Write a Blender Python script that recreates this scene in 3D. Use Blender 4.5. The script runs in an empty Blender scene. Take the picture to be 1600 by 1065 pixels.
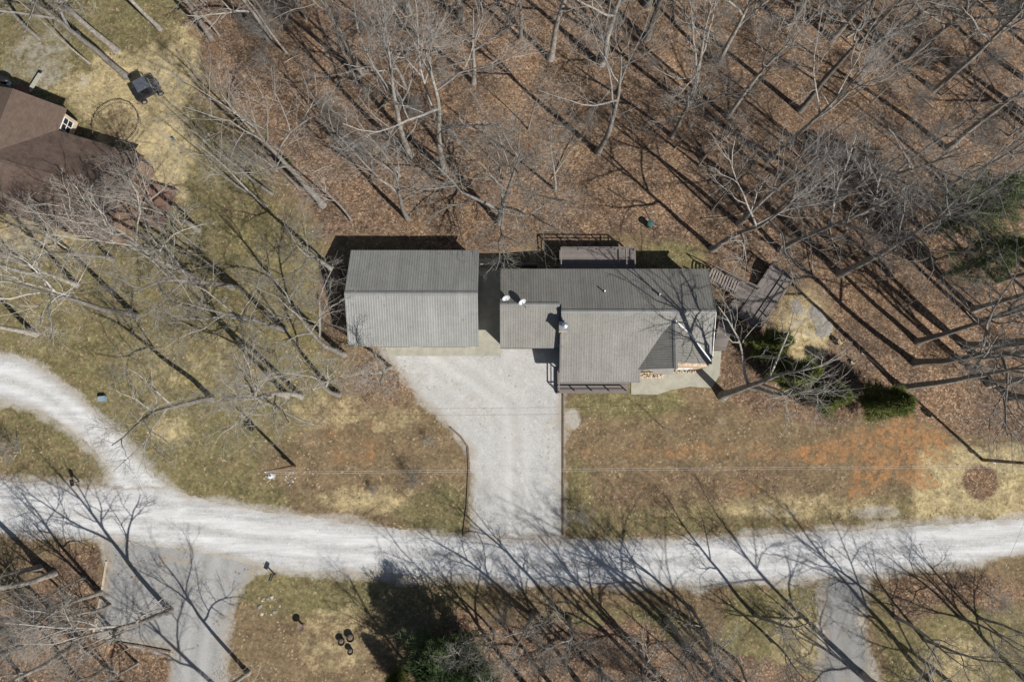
import bpy, math, random
import numpy as np
from mathutils import Vector, Matrix
from mathutils.geometry import tessellate_polygon

# ------------------------------------------------------------------ camera, sky, sun, exposure
SC = bpy.context.scene
CAM_H, FPX, TILT = 66.0, 1067.0, math.atan(128 / 1067)
SUN_ELEV, SUN_AZ = math.radians(44), math.radians(134)      # azimuth clockwise from north (+Y)
cd = bpy.data.cameras.new('camera'); cam = bpy.data.objects.new('camera', cd)
SC.collection.objects.link(cam); SC.camera = cam
cam.location = (0, 0, CAM_H); cam.rotation_euler = (TILT, 0, 0)
cd.sensor_width = 36; cd.lens = 36 * FPX / 1600; cd.clip_end = 2000
world = bpy.data.worlds.new('World'); SC.world = world; world.use_nodes = True
wn = world.node_tree.nodes; wl = world.node_tree.links
sky = wn.new('ShaderNodeTexSky'); sky.sky_type = 'NISHITA'; sky.sun_disc = False
sky.sun_elevation = SUN_ELEV; sky.sun_rotation = SUN_AZ
wn['Background'].inputs[1].default_value = 0.05
wl.new(sky.outputs[0], wn['Background'].inputs[0])
sl = bpy.data.lights.new('sun', 'SUN'); sun = bpy.data.objects.new('sun', sl); SC.collection.objects.link(sun)
sl.energy = 5.0; sl.angle = math.radians(0.5); sl.color = (1.0, 0.965, 0.915)
sdir = Vector((math.sin(SUN_AZ) * math.cos(SUN_ELEV), math.cos(SUN_AZ) * math.cos(SUN_ELEV), math.sin(SUN_ELEV)))
sun.rotation_euler = sdir.to_track_quat('Z', 'Y').to_euler(); sun.location = (40, -40, 60)
SC.view_settings.view_transform = 'Standard'; SC.view_settings.look = 'None'
SC.view_settings.exposure = 0.24; SC.view_settings.gamma = 1.0; SC.view_settings.use_curve_mapping = False

# ------------------------------------------------------------------ survey: photograph pixel -> place on the ground
CT, ST = math.cos(TILT), math.sin(TILT)
def W(px, py, z=0.0):
    u = (px - 800) / FPX; v = (532.5 - py) / FPX
    t = (z - CAM_H) / (v * ST - CT)
    return Vector((u * t, (v * CT + ST) * t, z))
def sstep(a, b, x):
    t = np.clip((x - a) / (b - a), 0, 1); return t * t * (3 - 2 * t)
def gz(x, y):
    x = np.asarray(x, float); y = np.asarray(y, float)
    fall = -2.6 * sstep(14.5, 46, y) - 0.5 * sstep(13.8, 16, y) * sstep(-1, 2, x) * (1 - sstep(24, 34, x))
    und = (0.10 * np.sin(x * .31 + 1.3) * np.sin(y * .27) + .06 * np.sin(x * .7 + y * .5)) * sstep(17, 23, y)
    east = -0.35 * sstep(24, 34, x) * sstep(3, 9, y)
    return fall + und + east
def G(px, py):
    z = 0.0
    for _ in range(6):
        p = W(px, py, z); z = float(gz(p.x, p.y))
    p = W(px, py, z); return p

# ------------------------------------------------------------------ helpers
COL = SC.collection
def tag(o, label=None, cat=None, group=None, kind=None):
    if label: o['label'] = label
    if cat: o['category'] = cat
    if group: o['group'] = group
    if kind: o['kind'] = kind
    return o
def empty(name, loc, rz=0.0, label=None, cat=None, group=None):
    o = bpy.data.objects.new(name, None); COL.objects.link(o)
    o.location = loc; o.rotation_euler = (0, 0, rz); o.empty_display_size = .3
    return tag(o, label, cat, group)
class MB:
    def __init__(s): s.v = []; s.f = []
    def add(s, vs, fs):
        n = len(s.v); s.v += [tuple(v) for v in vs]; s.f += [tuple(i + n for i in f) for f in fs]; return s
    def box(s, c, size, rz=0.0, M=None):
        hx, hy, hz = size[0] / 2, size[1] / 2, size[2] / 2
        R = M if M is not None else Matrix.Rotation(rz, 3, 'Z'); c = Vector(c)
        vs = [c + R @ Vector((x * hx, y * hy, z * hz)) for z in (-1, 1) for y in (-1, 1) for x in (-1, 1)]
        return s.add(vs, [(0, 2, 3, 1), (4, 5, 7, 6), (0, 1, 5, 4), (2, 6, 7, 3), (0, 4, 6, 2), (1, 3, 7, 5)])
    def bar(s, a, b, w, h=None):
        a = Vector(a); b = Vector(b); d = b - a; L = d.length; d.normalize(); h = h or w
        up = Vector((0, 0, 1)) if abs(d.z) < .95 else Vector((0, 1, 0))
        y = up.cross(d).normalized(); z = d.cross(y)
        return s.box((a + b) / 2, (L, w, h), M=Matrix((d, y, z)).transposed())
    def prism(s, poly, z0, z1):
        n = len(poly); vs = [(p[0], p[1], z0) for p in poly] + [(p[0], p[1], z1) for p in poly]
        fs = [tuple(range(n - 1, -1, -1)), tuple(range(n, 2 * n))] + [(i, (i + 1) % n, n + (i + 1) % n, n + i) for i in range(n)]
        return s.add(vs, fs)
    def extrude(s, prof, axis, a, b):        # prof: list of (h, z); axis 'x': h is y, extruded along x; axis 'y': h is x
        n = len(prof); P = (lambda t, h, z: (t, h, z)) if axis == 'x' else (lambda t, h, z: (h, t, z))
        vs = [P(a, h, z) for h, z in prof] + [P(b, h, z) for h, z in prof]
        return s.add(vs, [tuple(range(n)), tuple(range(2 * n - 1, n - 1, -1))] + [(i, n + i, n + (i + 1) % n, (i + 1) % n) for i in range(n)])
    def lathe(s, prof, c=(0, 0, 0), n=16, M=None):
        c = Vector(c); M = M or Matrix.Identity(3); vs = []; fs = []
        for r, z in prof:
            for i in range(n):
                a = 2 * math.pi * i / n; vs.append(c + M @ Vector((r * math.cos(a), r * math.sin(a), z)))
        for j in range(len(prof) - 1):
            for i in range(n):
                k = (i + 1) % n; fs.append((j * n + i, j * n + k, (j + 1) * n + k, (j + 1) * n + i))
        fs.append(tuple(range(n - 1, -1, -1))); fs.append(tuple(range((len(prof) - 1) * n, len(prof) * n)))
        return s.add(vs, fs)
    def mesh(s, name, mat, smooth=False):
        m = bpy.data.meshes.new(name); m.from_pydata(s.v, [], s.f); m.update()
        if smooth: m.polygons.foreach_set('use_smooth', [True] * len(m.polygons))
        m.materials.append(mat); return m
    def build(s, name, mat, parent=None, smooth=False, recalc=True):
        m = s.mesh(name, mat, smooth)
        if recalc:
            import bmesh
            b = bmesh.new(); b.from_mesh(m); bmesh.ops.recalc_face_normals(b, faces=b.faces); b.to_mesh(m); b.free()
        return link(name, m, parent)
def link(name, mesh, parent=None, loc=None, rot=None):
    o = bpy.data.objects.new(name, mesh); COL.objects.link(o)
    if parent: o.parent = parent
    if loc is not None: o.location = loc
    if rot is not None: o.rotation_euler = rot
    return o
def np_mesh(name, V, Q, mat, smooth=True):
    m = bpy.data.meshes.new(name); V = np.asarray(V, np.float32); Q = np.asarray(Q, np.int32); k = Q.shape[1]
    m.vertices.add(len(V)); m.vertices.foreach_set('co', V.ravel())
    m.loops.add(Q.size); m.loops.foreach_set('vertex_index', Q.ravel())
    m.polygons.add(len(Q)); m.polygons.foreach_set('loop_start', np.arange(0, Q.size, k, dtype=np.int32))
    if smooth: m.polygons.foreach_set('use_smooth', np.ones(len(Q), bool))
    m.update(calc_edges=True); m.validate()
    if mat: m.materials.append(mat)
    return m
def place(root, loc, rz=0.0, scale=1.0, tilt=(0, 0), label=None, group=None):
    r = root.copy(); COL.objects.link(r); r.location = loc; r.rotation_euler = (tilt[0], tilt[1], rz); r.scale = (scale,) * 3
    if label: r['label'] = label
    if group: r['group'] = group
    for ch in root.children:
        c = ch.copy(); COL.objects.link(c); c.parent = r
        for g in ch.children:
            d = g.copy(); COL.objects.link(d); d.parent = c
    return r

# ------------------------------------------------------------------ materials
def node_mat(name, rough=.8, spec=.3):
    m = bpy.data.materials.new(name); m.use_nodes = True
    b = m.node_tree.nodes['Principled BSDF']; b.inputs['Roughness'].default_value = rough
    b.inputs['Specular IOR Level'].default_value = spec
    return m, m.node_tree.nodes, m.node_tree.links, b
class NT:
    def __init__(s, nodes, links): s.n = nodes; s.l = links
    def coord(s, which='Object'):
        return s.n.new('ShaderNodeTexCoord').outputs[which]
    def noise(s, vec, scale, detail=4, rough=.6, dist=0.0):
        t = s.n.new('ShaderNodeTexNoise'); t.inputs['Scale'].default_value = scale; t.inputs['Detail'].default_value = detail
        t.inputs['Roughness'].default_value = rough; t.inputs['Distortion'].default_value = dist
        s.l.new(vec, t.inputs['Vector']); return t.outputs['Fac']
    def voro(s, vec, scale, out='Color', rnd=1.0):
        t = s.n.new('ShaderNodeTexVoronoi'); t.inputs['Scale'].default_value = scale; t.inputs['Randomness'].default_value = rnd
        s.l.new(vec, t.inputs['Vector']); return t.outputs[out]
    def ramp(s, fac, stops):
        r = s.n.new('ShaderNodeValToRGB'); e = r.color_ramp.elements
        while len(e) < len(stops): e.new(.5)
        for i, (p, c) in enumerate(stops):
            e[i].position = p; e[i].color = (*(c if isinstance(c, tuple) else (c, c, c)), 1)
        s.l.new(fac, r.inputs[0]); return r.outputs[0]
    def mix(s, fac, a, b, mode='MIX'):
        x = s.n.new('ShaderNodeMix'); x.data_type = 'RGBA'; x.blend_type = mode
        for sock, v in ((x.inputs[0], fac), (x.inputs[6], a), (x.inputs[7], b)):
            if isinstance(v, (int, float)): sock.default_value = v
            elif isinstance(v, tuple): sock.default_value = (*v, 1)
            else: s.l.new(v, sock)
        return x.outputs[2]
    def math(s, op, a, b=0.0, clamp=False):
        x = s.n.new('ShaderNodeMath'); x.operation = op; x.use_clamp = clamp
        for sock, v in ((x.inputs[0], a), (x.inputs[1], b)):
            if isinstance(v, (int, float)): sock.default_value = v
            else: s.l.new(v, sock)
        return x.outputs[0]
    def attr(s, name):
        a = s.n.new('ShaderNodeAttribute'); a.attribute_name = name
        p = s.n.new('ShaderNodeSeparateColor'); s.l.new(a.outputs['Color'], p.inputs[0]); return p.outputs
    def bump(s, h, strength, dist, bsdf):
        b = s.n.new('ShaderNodeBump'); b.inputs['Strength'].default_value = strength; b.inputs['Distance'].default_value = dist
        s.l.new(h, b.inputs['Height']); s.l.new(b.outputs[0], bsdf.inputs['Normal'])
def simple(name, col, rough=.7, spec=.3, var=.25, scale=3.0, metal=0.0, bump=0.0, bscale=None):
    m, n, l, b = node_mat(name, rough, spec); t = NT(n, l); v = t.coord()
    f = t.noise(v, scale, 5, .65)
    c = t.ramp(f, [(.3, tuple(x * (1 - var) for x in col)), (.7, tuple(min(1, x * (1 + var)) for x in col))])
    l.new(c, b.inputs['Base Color']); b.inputs['Metallic'].default_value = metal
    if bump: t.bump(t.noise(v, bscale or scale * 6, 4), bump, .02, b)
    return m
M = {}
M['white'] = simple('white_paint', (.75, .75, .73), .5, .4, .06)
M['offwhite'] = simple('tan_siding', (.52, .42, .3), .7, .3, .08)
M['siding'] = simple('grey_siding', (.24, .235, .22), .6, .3, .08)
M['redwall'] = simple('brown_brick_wall', (.24, .16, .115), .85, .2, .2, 4)
M['dark'] = simple('dark_metal', (.03, .03, .035), .5, .4, .2)
M['black'] = simple('black_plastic', (.015, .015, .016), .5, .4, .2)
M['glass'] = simple('dark_glass', (.02, .025, .03), .08, .6, .1)
M['silver'] = simple('galvanised_metal', (.6, .61, .62), .35, .5, .1, 6, .8)
M['dishgrey'] = simple('dish_grey', (.46, .48, .50), .5, .4, .05)
M['timber'] = simple('weathered_timber', (.16, .12, .09), .85, .2, .3, 5)
M['palet'] = simple('pale_timber', (.5, .42, .32), .85, .2, .2, 5)
M['tread'] = simple('worn_tread', (.26, .225, .2), .85, .2, .25, 5)
M['pole'] = simple('pole_wood', (.2, .145, .095), .85, .2, .3, 4)
M['rock'] = simple('field_stone', (.42, .36, .29), .9, .2, .35, 4, bump=.5)
M['wallstone'] = simple('tan_stone', (.52, .40, .28), .85, .2, .45, 3.5, bump=.5)
M['boulder'] = simple('grey_boulder', (.24, .22, .195), .9, .2, .35, 3, bump=.5)
M['trash'] = simple('green_plastic', (.045, .095, .09), .5, .4, .15)
M['red'] = simple('red_paver', (.25, .12, .09), .85, .2, .25, 5)
M['wire'] = simple('aluminium_wire', (.5, .47, .43), .5, .4, .05)
M['bluegrey'] = simple('blue_grey_enamel', (.22, .3, .36), .4, .5, .1)
M['slate'] = simple('slate_plastic', (.075, .085, .105), .5, .4, .3, 5)
M['rubber'] = simple('tyre_rubber', (.02, .02, .02), .85, .2, .2)
M['stump'] = simple('cut_wood', (.38, .28, .17), .85, .2, .3, 6)

def metal_roof(name, col, rough=.42):
    m, n, l, b = node_mat(name, rough, .32); t = NT(n, l); v = t.coord('Object')
    g = n.new('ShaderNodeNewGeometry').outputs['Position']
    f = t.noise(g, .7, 5, .65, .4); f2 = t.noise(g, 6, 4, .6)
    c = t.ramp(f, [(.3, tuple(x * .88 for x in col)), (.7, tuple(x * 1.1 for x in col))])
    c = t.mix(.12, c, t.ramp(f2, [(.35, (.1, .1, .1)), (.65, (.5, .5, .48))]), 'OVERLAY')
    mp = n.new('ShaderNodeMapping'); mp.inputs['Scale'].default_value = (5.0, .22, .22); l.new(g, mp.inputs['Vector'])
    c = t.mix(.5, c, t.ramp(t.noise(mp.outputs[0], 1.0, 6, .7, .2), [(.28, (.36, .36, .355)), (.5, (.5, .5, .5)), (.72, (.60, .60, .59))]), 'OVERLAY')
    rn = n.new('ShaderNodeObjectInfo').outputs['Random']
    c = t.mix(1.0, c, t.ramp(rn, [(0, (.93, .93, .93)), (1, (1.05, 1.05, 1.05))]), 'MULTIPLY')
    dv = n.new('ShaderNodeSeparateColor'); l.new(t.voro(g, 5.5), dv.inputs[0])
    c = t.mix(t.math('MULTIPLY', t.ramp(dv.outputs[0], [(.992, 0.0), (.998, 1.0)]), .4), c, (.11, .07, .04))
    l.new(c, b.inputs['Base Color']); b.inputs['Metallic'].default_value = 0.0
    l.new(t.ramp(f2, [(.3, rough - .08), (.7, rough + .12)]), b.inputs['Roughness'])
    return m
M['roofG'] = metal_roof('garage_roof_metal', (.240, .241, .229), .45)
M['roofH'] = metal_roof('house_roof_metal', (.212, .204, .184), .33)
M['trim'] = metal_roof('roof_trim_metal', (.2, .2, .195), .45)
M['flash'] = simple('bright_flashing', (.75, .76, .76), .4, .5, .08)

def shingle_mat():
    m, n, l, b = node_mat('brown_shingles', .9, .2); t = NT(n, l); v = t.coord()
    br = n.new('ShaderNodeTexBrick'); br.inputs['Scale'].default_value = 1.0
    br.inputs['Brick Width'].default_value = .35; br.inputs['Row Height'].default_value = .16; br.inputs['Mortar Size'].default_value = .012
    br.inputs['Color1'].default_value = (.098, .068, .054, 1); br.inputs['Color2'].default_value = (.14, .10, .078, 1); br.inputs['Mortar'].default_value = (.06, .04, .03, 1)
    l.new(v, br.inputs['Vector'])
    c = t.mix(.45, br.outputs[0], t.ramp(t.noise(v, 1.1, 6, .7), [(.3, (.07, .05, .04)), (.7, (.16, .118, .094))]))
    l.new(c, b.inputs['Base Color']); t.bump(br.outputs['Fac'], .3, .02, b); return m
M['shingle'] = shingle_mat()

def deck_mat(name, col):
    m, n, l, b = node_mat(name, .8, .2); t = NT(n, l); v = t.coord()
    rnd = n.new('ShaderNodeObjectInfo').outputs['Random']
    f = t.noise(v, 4, 6, .7)
    c = t.ramp(f, [(.3, tuple(x * .75 for x in col)), (.7, tuple(x * 1.2 for x in col))])
    c = t.mix(.5, c, t.ramp(rnd, [(0, tuple(x * .7 for x in col)), (1, tuple(x * 1.3 for x in col))]))
    l.new(c, b.inputs['Base Color']); return m
M['deck'] = deck_mat('deck_boards', (.185, .163, .150))
M['deckred'] = deck_mat('reddish_boards', (.19, .115, .085))

def bark_mat(name, dark, light):
    m, n, l, b = node_mat(name, .9, .15); t = NT(n, l); v = t.coord()
    rnd = n.new('ShaderNodeObjectInfo').outputs['Random']
    f = t.noise(v, 3, 6, .7, .5)
    c = t.ramp(f, [(.3, dark), (.55, tuple((a + c_) / 2 for a, c_ in zip(dark, light))), (.72, light)])
    c = t.mix(1.0, c, t.ramp(rnd, [(0, (.58, .57, .56)), (1, (1.15, 1.12, 1.08))]), 'MULTIPLY')
    l.new(c, b.inputs['Base Color']); t.bump(t.noise(v, 18, 3), .5, .03, b); return m
M['bark'] = bark_mat('grey_bark', (.15, .138, .122), (.50, .475, .435))
M['limb'] = bark_mat('branch_bark', (.20, .175, .145), (.50, .455, .39))
M['limbW'] = bark_mat('pale_branch_bark', (.25, .238, .215), (.52, .50, .455))
M['limbD'] = bark_mat('woodland_branch_bark', (.19, .18, .168), (.50, .48, .45))
M['log'] = bark_mat('fallen_wood', (.22, .18, .13), (.6, .52, .4))

def leaf_mat(name, a, c_):
    m, n, l, b = node_mat(name, .75, .2); t = NT(n, l); v = t.coord()
    f = t.noise(v, 1.6, 4, .7)
    l.new(t.ramp(f, [(.32, a), (.68, c_)]), b.inputs['Base Color'])
    b.inputs['Subsurface Weight'].default_value = 0.0; return m
M['cedar'] = leaf_mat('cedar_needles', (.055, .078, .022), (.19, .205, .05))
M['pine'] = leaf_mat('pine_needles', (.06, .09, .034), (.15, .19, .075))
M['bush'] = leaf_mat('evergreen_leaves', (.03, .056, .02), (.085, .125, .045))

def gravel_mat(name, col, warm=0.0, dirt=.0, streak=0.0, leaves=.5):
    m, n, l, b = node_mat(name, .95, .15); t = NT(n, l)
    v = t.coord()
    big = t.noise(v, .16, 5, .6, .6); mid = t.noise(v, 1.1, 6, .7, .3); sp = t.voro(v, 15); g = n.new('ShaderNodeSeparateColor'); l.new(sp, g.inputs[0])
    c = t.ramp(big, [(.3, tuple(x * .84 for x in col)), (.7, tuple(min(.9, x * 1.08) for x in col))])
    c = t.mix(.5, c, t.ramp(mid, [(.32, tuple(x * .74 for x in col)), (.68, tuple(min(.9, x * 1.14) for x in col))]))
    c = t.mix(.3, c, t.ramp(g.outputs[0], [(0, tuple(x * .45 for x in col)), (1, tuple(min(.95, x * 1.4) for x in col))]))
    st = t.ramp(t.noise(v, .45, 6, .7, .8), [(.55, 0.0), (.75, 1.0)])
    c = t.mix(t.math('MULTIPLY', st, dirt), c, (.34, .27, .18))
    lfv = n.new('ShaderNodeSeparateColor'); l.new(t.voro(v, 6.0), lfv.inputs[0])
    lm = t.math('MULTIPLY', t.ramp(lfv.outputs[0], [(.955, 0.0), (.975, 1.0)]), t.ramp(t.noise(v, .4, 5, .7), [(.42, .0), (.62, leaves)]))
    c = t.mix(lm, c, t.ramp(lfv.outputs[1], [(0, (.07, .045, .03)), (1, (.24, .17, .11))]))
    pt = t.ramp(t.noise(v, .8, 7, .75, 1.2), [(.56, 0.0), (.68, 1.0)])
    c = t.mix(t.math('MULTIPLY', pt, .55), c, tuple(min(.9, x * 1.35) for x in col))
    pd = t.ramp(t.noise(v, .33, 6, .7, 1.0), [(.56, 0.0), (.72, 1.0)])
    c = t.mix(t.math('MULTIPLY', pd, .5), c, tuple(x * .62 for x in col))
    tr = t.attr('track')
    c = t.mix(t.math('MULTIPLY', tr[0], .6), c, tuple(min(.92, x * 1.32) for x in col))
    wv = n.new('ShaderNodeMapping'); wv.inputs['Scale'].default_value = (.25, 2.2, 1); wv.inputs['Rotation'].default_value = (0, 0, -.05); l.new(v, wv.inputs['Vector'])
    c = t.mix(streak, c, t.ramp(t.noise(wv.outputs[0], 1.0, 6, .7, .3), [(.3, (.3, .3, .3)), (.7, (.68, .68, .68))]), 'OVERLAY')
    c = t.mix(t.math('MULTIPLY', tr[1], .75), c, t.mix(t.noise(v, 3, 4), (.20, .155, .10), (.42, .37, .3)))
    l.new(c, b.inputs['Base Color']); t.bump(t.math('ADD', g.outputs[1], mid), .4, .03, b); return m
M['road'] = gravel_mat('limestone_gravel', (.47, .47, .462), dirt=.4, streak=.6)
M['drive'] = gravel_mat('grey_gravel', (.45, .443, .422), dirt=.55)
M['pad'] = gravel_mat('old_grey_gravel', (.30, .298, .288), dirt=.75, leaves=.95)
M['drive2'] = gravel_mat('side_drive_gravel', (.215, .212, .205), dirt=.8, leaves=.95)
M['concrete'] = simple('concrete', (.34, .325, .265), .85, .2, .16, 1.4, bump=.15)
M['asphalt'] = simple('old_asphalt', (.07, .07, .07), .9, .2, .3, 2)

def ground_mat():
    m, n, l, b = node_mat('forest_ground', .95, .1); t = NT(n, l); v = t.coord()
    A = t.attr('cover'); B = t.attr('cover2')
    edge = t.math('MULTIPLY', t.math('SUBTRACT', t.noise(v, .9, 6, .72), .5), 1.5)
    edge2 = t.math('MULTIPLY', t.math('SUBTRACT', t.noise(v, .35, 6, .7), .5), 1.7)
    def mask(s, e=edge, lo=.3, hi=.7):
        return t.ramp(t.math('ADD', s, e), [(lo, 0.0), (hi, 1.0)])
    # dead winter turf
    n1 = t.noise(v, 3.2, 8, .78); n2 = t.noise(v, .55, 5, .65, .5); nf = t.noise(v, 14, 5, .75)
    br = t.ramp(n1, [(.25, (.072, .052, .030)), (.45, (.152, .112, .068)), (.6, (.218, .164, .103)), (.78, (.35, .28, .185))])
    ol = t.ramp(n1, [(.25, (.058, .053, .024)), (.45, (.138, .122, .060)), (.6, (.210, .184, .098)), (.78, (.33, .285, .165))])
    ta = t.ramp(n1, [(.25, (.200, .160, .085)), (.45, (.360, .292, .165)), (.62, (.49, .41, .245)), (.8, (.60, .52, .34))])
    turf = t.mix(mask(A[1]), br, ol); turf = t.mix(mask(A[2], edge, .35, .75), turf, ta)
    turf = t.mix(.45, turf, t.ramp(nf, [(.3, (.12, .12, .12)), (.7, (.85, .85, .85))]), 'OVERLAY')
    turf = t.mix(.6, turf, t.ramp(n2, [(.32, (.26, .27, .27)), (.68, (.74, .72, .68))]), 'OVERLAY')
    turf = t.mix(.5, turf, t.ramp(t.noise(v, 1.6, 7, .75, .8), [(.34, (.26, .26, .26)), (.66, (.74, .73, .70))]), 'OVERLAY')
    sp = n.new('ShaderNodeSeparateColor'); l.new(t.voro(v, 6.5), sp.inputs[0])
    lv = t.math('MULTIPLY', t.ramp(sp.outputs[0], [(.80, 0.0), (.86, 1.0)]), t.ramp(t.noise(v, .5, 5, .7), [(.4, .15), (.65, .9)]))
    turf = t.mix(lv, turf, t.ramp(sp.outputs[1], [(0, (.07, .045, .025)), (.5, (.24, .16, .09)), (1, (.50, .40, .26))]))
    tf = n.new('ShaderNodeSeparateColor'); l.new(t.voro(v, 2.6), tf.inputs[0])
    turf = t.mix(.12, turf, t.ramp(tf.outputs[0], [(0, (.22, .22, .22)), (1, (.8, .8, .76))]), 'OVERLAY')
    clay = t.ramp(n1, [(.3, (.19, .095, .042)), (.55, (.36, .19, .085)), (.75, (.52, .34, .19))])
    turf = t.mix(t.math('MULTIPLY', mask(B[0], edge2, .38, .8), t.ramp(t.noise(v, 1.3, 6, .75, .6), [(.42, .0), (.58, 1.0)])), turf, clay)
    # oak leaf litter
    wv = t.mix(.06, v, n.new('ShaderNodeTexNoise').outputs['Color'])
    cell = n.new('ShaderNodeSeparateColor'); l.new(t.voro(v, 7.5), cell.inputs[0])
    cell2 = n.new('ShaderNodeSeparateColor'); l.new(t.voro(v, 3.4), cell2.inputs[0])
    lf = t.ramp(cell.outputs[0], [(0, (.055, .038, .026)), (.3, (.118, .077, .050)), (.6, (.190, .127, .084)), (.85, (.260, .185, .128)), (1, (.45, .35, .26))])
    lf = t.mix(.35, lf, t.ramp(cell2.outputs[1], [(0, (.055, .036, .023)), (.6, (.172, .110, .068)), (1, (.30, .21, .14))]))
    lb = t.noise(v, .2, 7, .72, .8)
    lf = t.mix(.75, lf, t.ramp(lb, [(.34, (.24, .25, .27)), (.48, (.48, .48, .49)), (.64, (.76, .71, .64))]), 'OVERLAY')
    lf = t.mix(t.math('MULTIPLY', B[2], .75), lf, t.ramp(cell.outputs[1], [(0, (.024, .017, .012)), (1, (.13, .09, .06))]))
    c = t.mix(mask(A[0], edge, .35, .65), turf, lf)
    grv = t.mix(.5, t.ramp(t.noise(v, 9, 6, .8), [(.3, (.24, .21, .17)), (.7, (.58, .55, .50))]), t.ramp(n1, [(.3, (.26, .23, .18)), (.7, (.55, .53, .48))]))
    c = t.mix(t.math('MULTIPLY', mask(B[1], edge, .42, .95), .85), c, grv)
    l.new(c, b.inputs['Base Color'])
    h = t.math('ADD', t.math('MULTIPLY', nf, .6), t.math('MULTIPLY', cell.outputs[0], .5))
    t.bump(t.math('ADD', h, n1), .6, .08, b); return m
M['ground'] = ground_mat()

# ------------------------------------------------------------------ the ground and its cover
rng0 = np.random.default_rng(5)
def vnoise(x, y, s, seed):
    r = np.random.default_rng(seed).random((64, 64)); x = x / s + 500; y = y / s + 500
    xi = np.floor(x).astype(int); yi = np.floor(y).astype(int); fx = x - xi; fy = y - yi
    fx = fx * fx * (3 - 2 * fx); fy = fy * fy * (3 - 2 * fy); g = lambda a, b_: r[a % 64, b_ % 64]
    return (g(xi, yi) * (1 - fx) + g(xi + 1, yi) * fx) * (1 - fy) + (g(xi, yi + 1) * (1 - fx) + g(xi + 1, yi + 1) * fx) * fy
def fbm(x, y, s, seed):
    return sum(vnoise(x, y, s / 2 ** i, seed + i) * .5 ** (i + 1) for i in range(4)) / .9375
def inpoly(x, y, poly):
    ins = np.zeros(x.shape, bool); n = len(poly)
    for i in range(n):
        x1, y1 = poly[i][:2]; x2, y2 = poly[(i + 1) % n][:2]
        if y1 == y2: continue
        ins ^= ((y1 > y) != (y2 > y)) & (x < (x2 - x1) * (y - y1) / (y2 - y1) + x1)
    return ins
def sdist(x, y, poly):
    d = np.full(x.shape, 1e9); n = len(poly)
    for i in range(n):
        x1, y1 = poly[i][:2]; x2, y2 = poly[(i + 1) % n][:2]
        dx, dy = x2 - x1, y2 - y1; L = dx * dx + dy * dy + 1e-9
        t = np.clip(((x - x1) * dx + (y - y1) * dy) / L, 0, 1)
        d = np.minimum(d, np.hypot(x - x1 - t * dx, y - y1 - t * dy))
    return np.where(inpoly(x, y, poly), -d, d)
def wpoly(pts, z=0.0): return [(W(a, b, z).x, W(a, b, z).y) for a, b in pts]
def gpoly(pts): return [(G(a, b).x, G(a, b).y) for a, b in pts]

ROAD_UP = [(-160, 742), (-40, 745), (60, 752), (120, 759), (150, 763), (168, 757), (200, 762), (262, 760), (300, 775), (350, 788), (430, 800), (560, 818), (640, 829), (700, 836), (735, 839), (880, 841), (960, 845), (1050, 842), (1160, 838), (1300, 829), (1400, 823), (1500, 815), (1640, 804), (1760, 796)]
ROAD_LO = [(1760, 838), (1640, 855), (1600, 863), (1500, 882), (1433, 888), (1350, 898), (1200, 910), (1067, 916), (967, 913), (880, 917), (800, 914), (690, 902), (560, 895), (500, 894), (443, 892), (400, 882), (300, 862), (200, 846), (90, 838), (0, 830), (-160, 822)]
BRANCH = [(-160, 540), (-40, 547), (0, 551), (40, 560), (90, 590), (140, 635), (190, 680), (225, 725), (262, 760), (300, 776), (240, 790), (160, 775), (168, 752), (170, 730), (150, 703), (110, 670), (60, 642), (0, 625), (-40, 621), (-160, 614)]
DRIVE = [(600, 536), (745, 536), (879, 536), (878.5, 620), (878.5, 842), (735, 842), (738, 800), (738, 760), (735, 705), (712, 677), (690, 655), (660, 625), (628, 588), (608, 560)]
PAD = [(160, 836), (172, 885), (160, 940), (147, 995), (215, 1005), (272, 1015), (262, 1100), (345, 1100), (352, 1000), (372, 930), (394, 892), (432, 888), (430, 860), (300, 850)]
SIDE = [(1283, 898), (1358, 890), (1345, 960), (1358, 1020), (1378, 1100), (1275, 1100), (1286, 1000)]

def graded(lo, hi, step, ext, n):
    inner = np.arange(lo, hi + step / 2, step); g = np.geomspace(step, ext, n).cumsum()
    return np.concatenate([(lo - g)[::-1], inner, hi + g])
gx = graded(-60, 60, .26, 30, 22); gy = graded(-34, 54, .26, 30, 22)
X, Y = np.meshgrid(gx, gy); Z = gz(X, Y)
Z = Z - .03 * fbm(X, Y, 1.6, 77) * sstep(15, 19, Y)
nx, ny = len(gx), len(gy)
idx = np.arange(nx * ny).reshape(ny, nx)
Q = np.stack([idx[:-1, :-1], idx[:-1, 1:], idx[1:, 1:], idx[1:, :-1]], -1).reshape(-1, 4)
gm = np_mesh('ground', np.stack([X, Y, Z], -1).reshape(-1, 3), Q, M['ground'])
warp = lambda s, a, seed: (fbm(X, Y, s, seed) - .5) * a
def region(pts, soft=1.0, wob=3.0, seed=1):
    return 1 - sstep(-soft, soft, sdist(X, Y, gpoly(pts)) + warp(6, wob, seed) + warp(1.5, wob * .4, seed + 9))
def blob(px, py, rx, ry, wob=1.5, seed=3, soft=.5):
    c = G(px, py); d = np.hypot((X - c.x) / (rx / 16.), (Y - c.y) / (ry / 16.)) + warp(3, wob * .5, seed) + warp(.9, wob * .25, seed + 4)
    return 1 - sstep(1 - soft, 1 + soft, d)
mx = np.maximum
litter = region([(230, -400), (1900, -400), (2100, 690), (1480, 668), (1420, 640), (1310, 655), (1180, 650), (1128, 625), (1122, 560), (1120, 430), (1040, 385), (880, 378), (745, 395), (640, 372), (530, 372), (480, 340), (440, 260), (350, 130), (290, 40)], 1.2, 4, 11)
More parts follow.
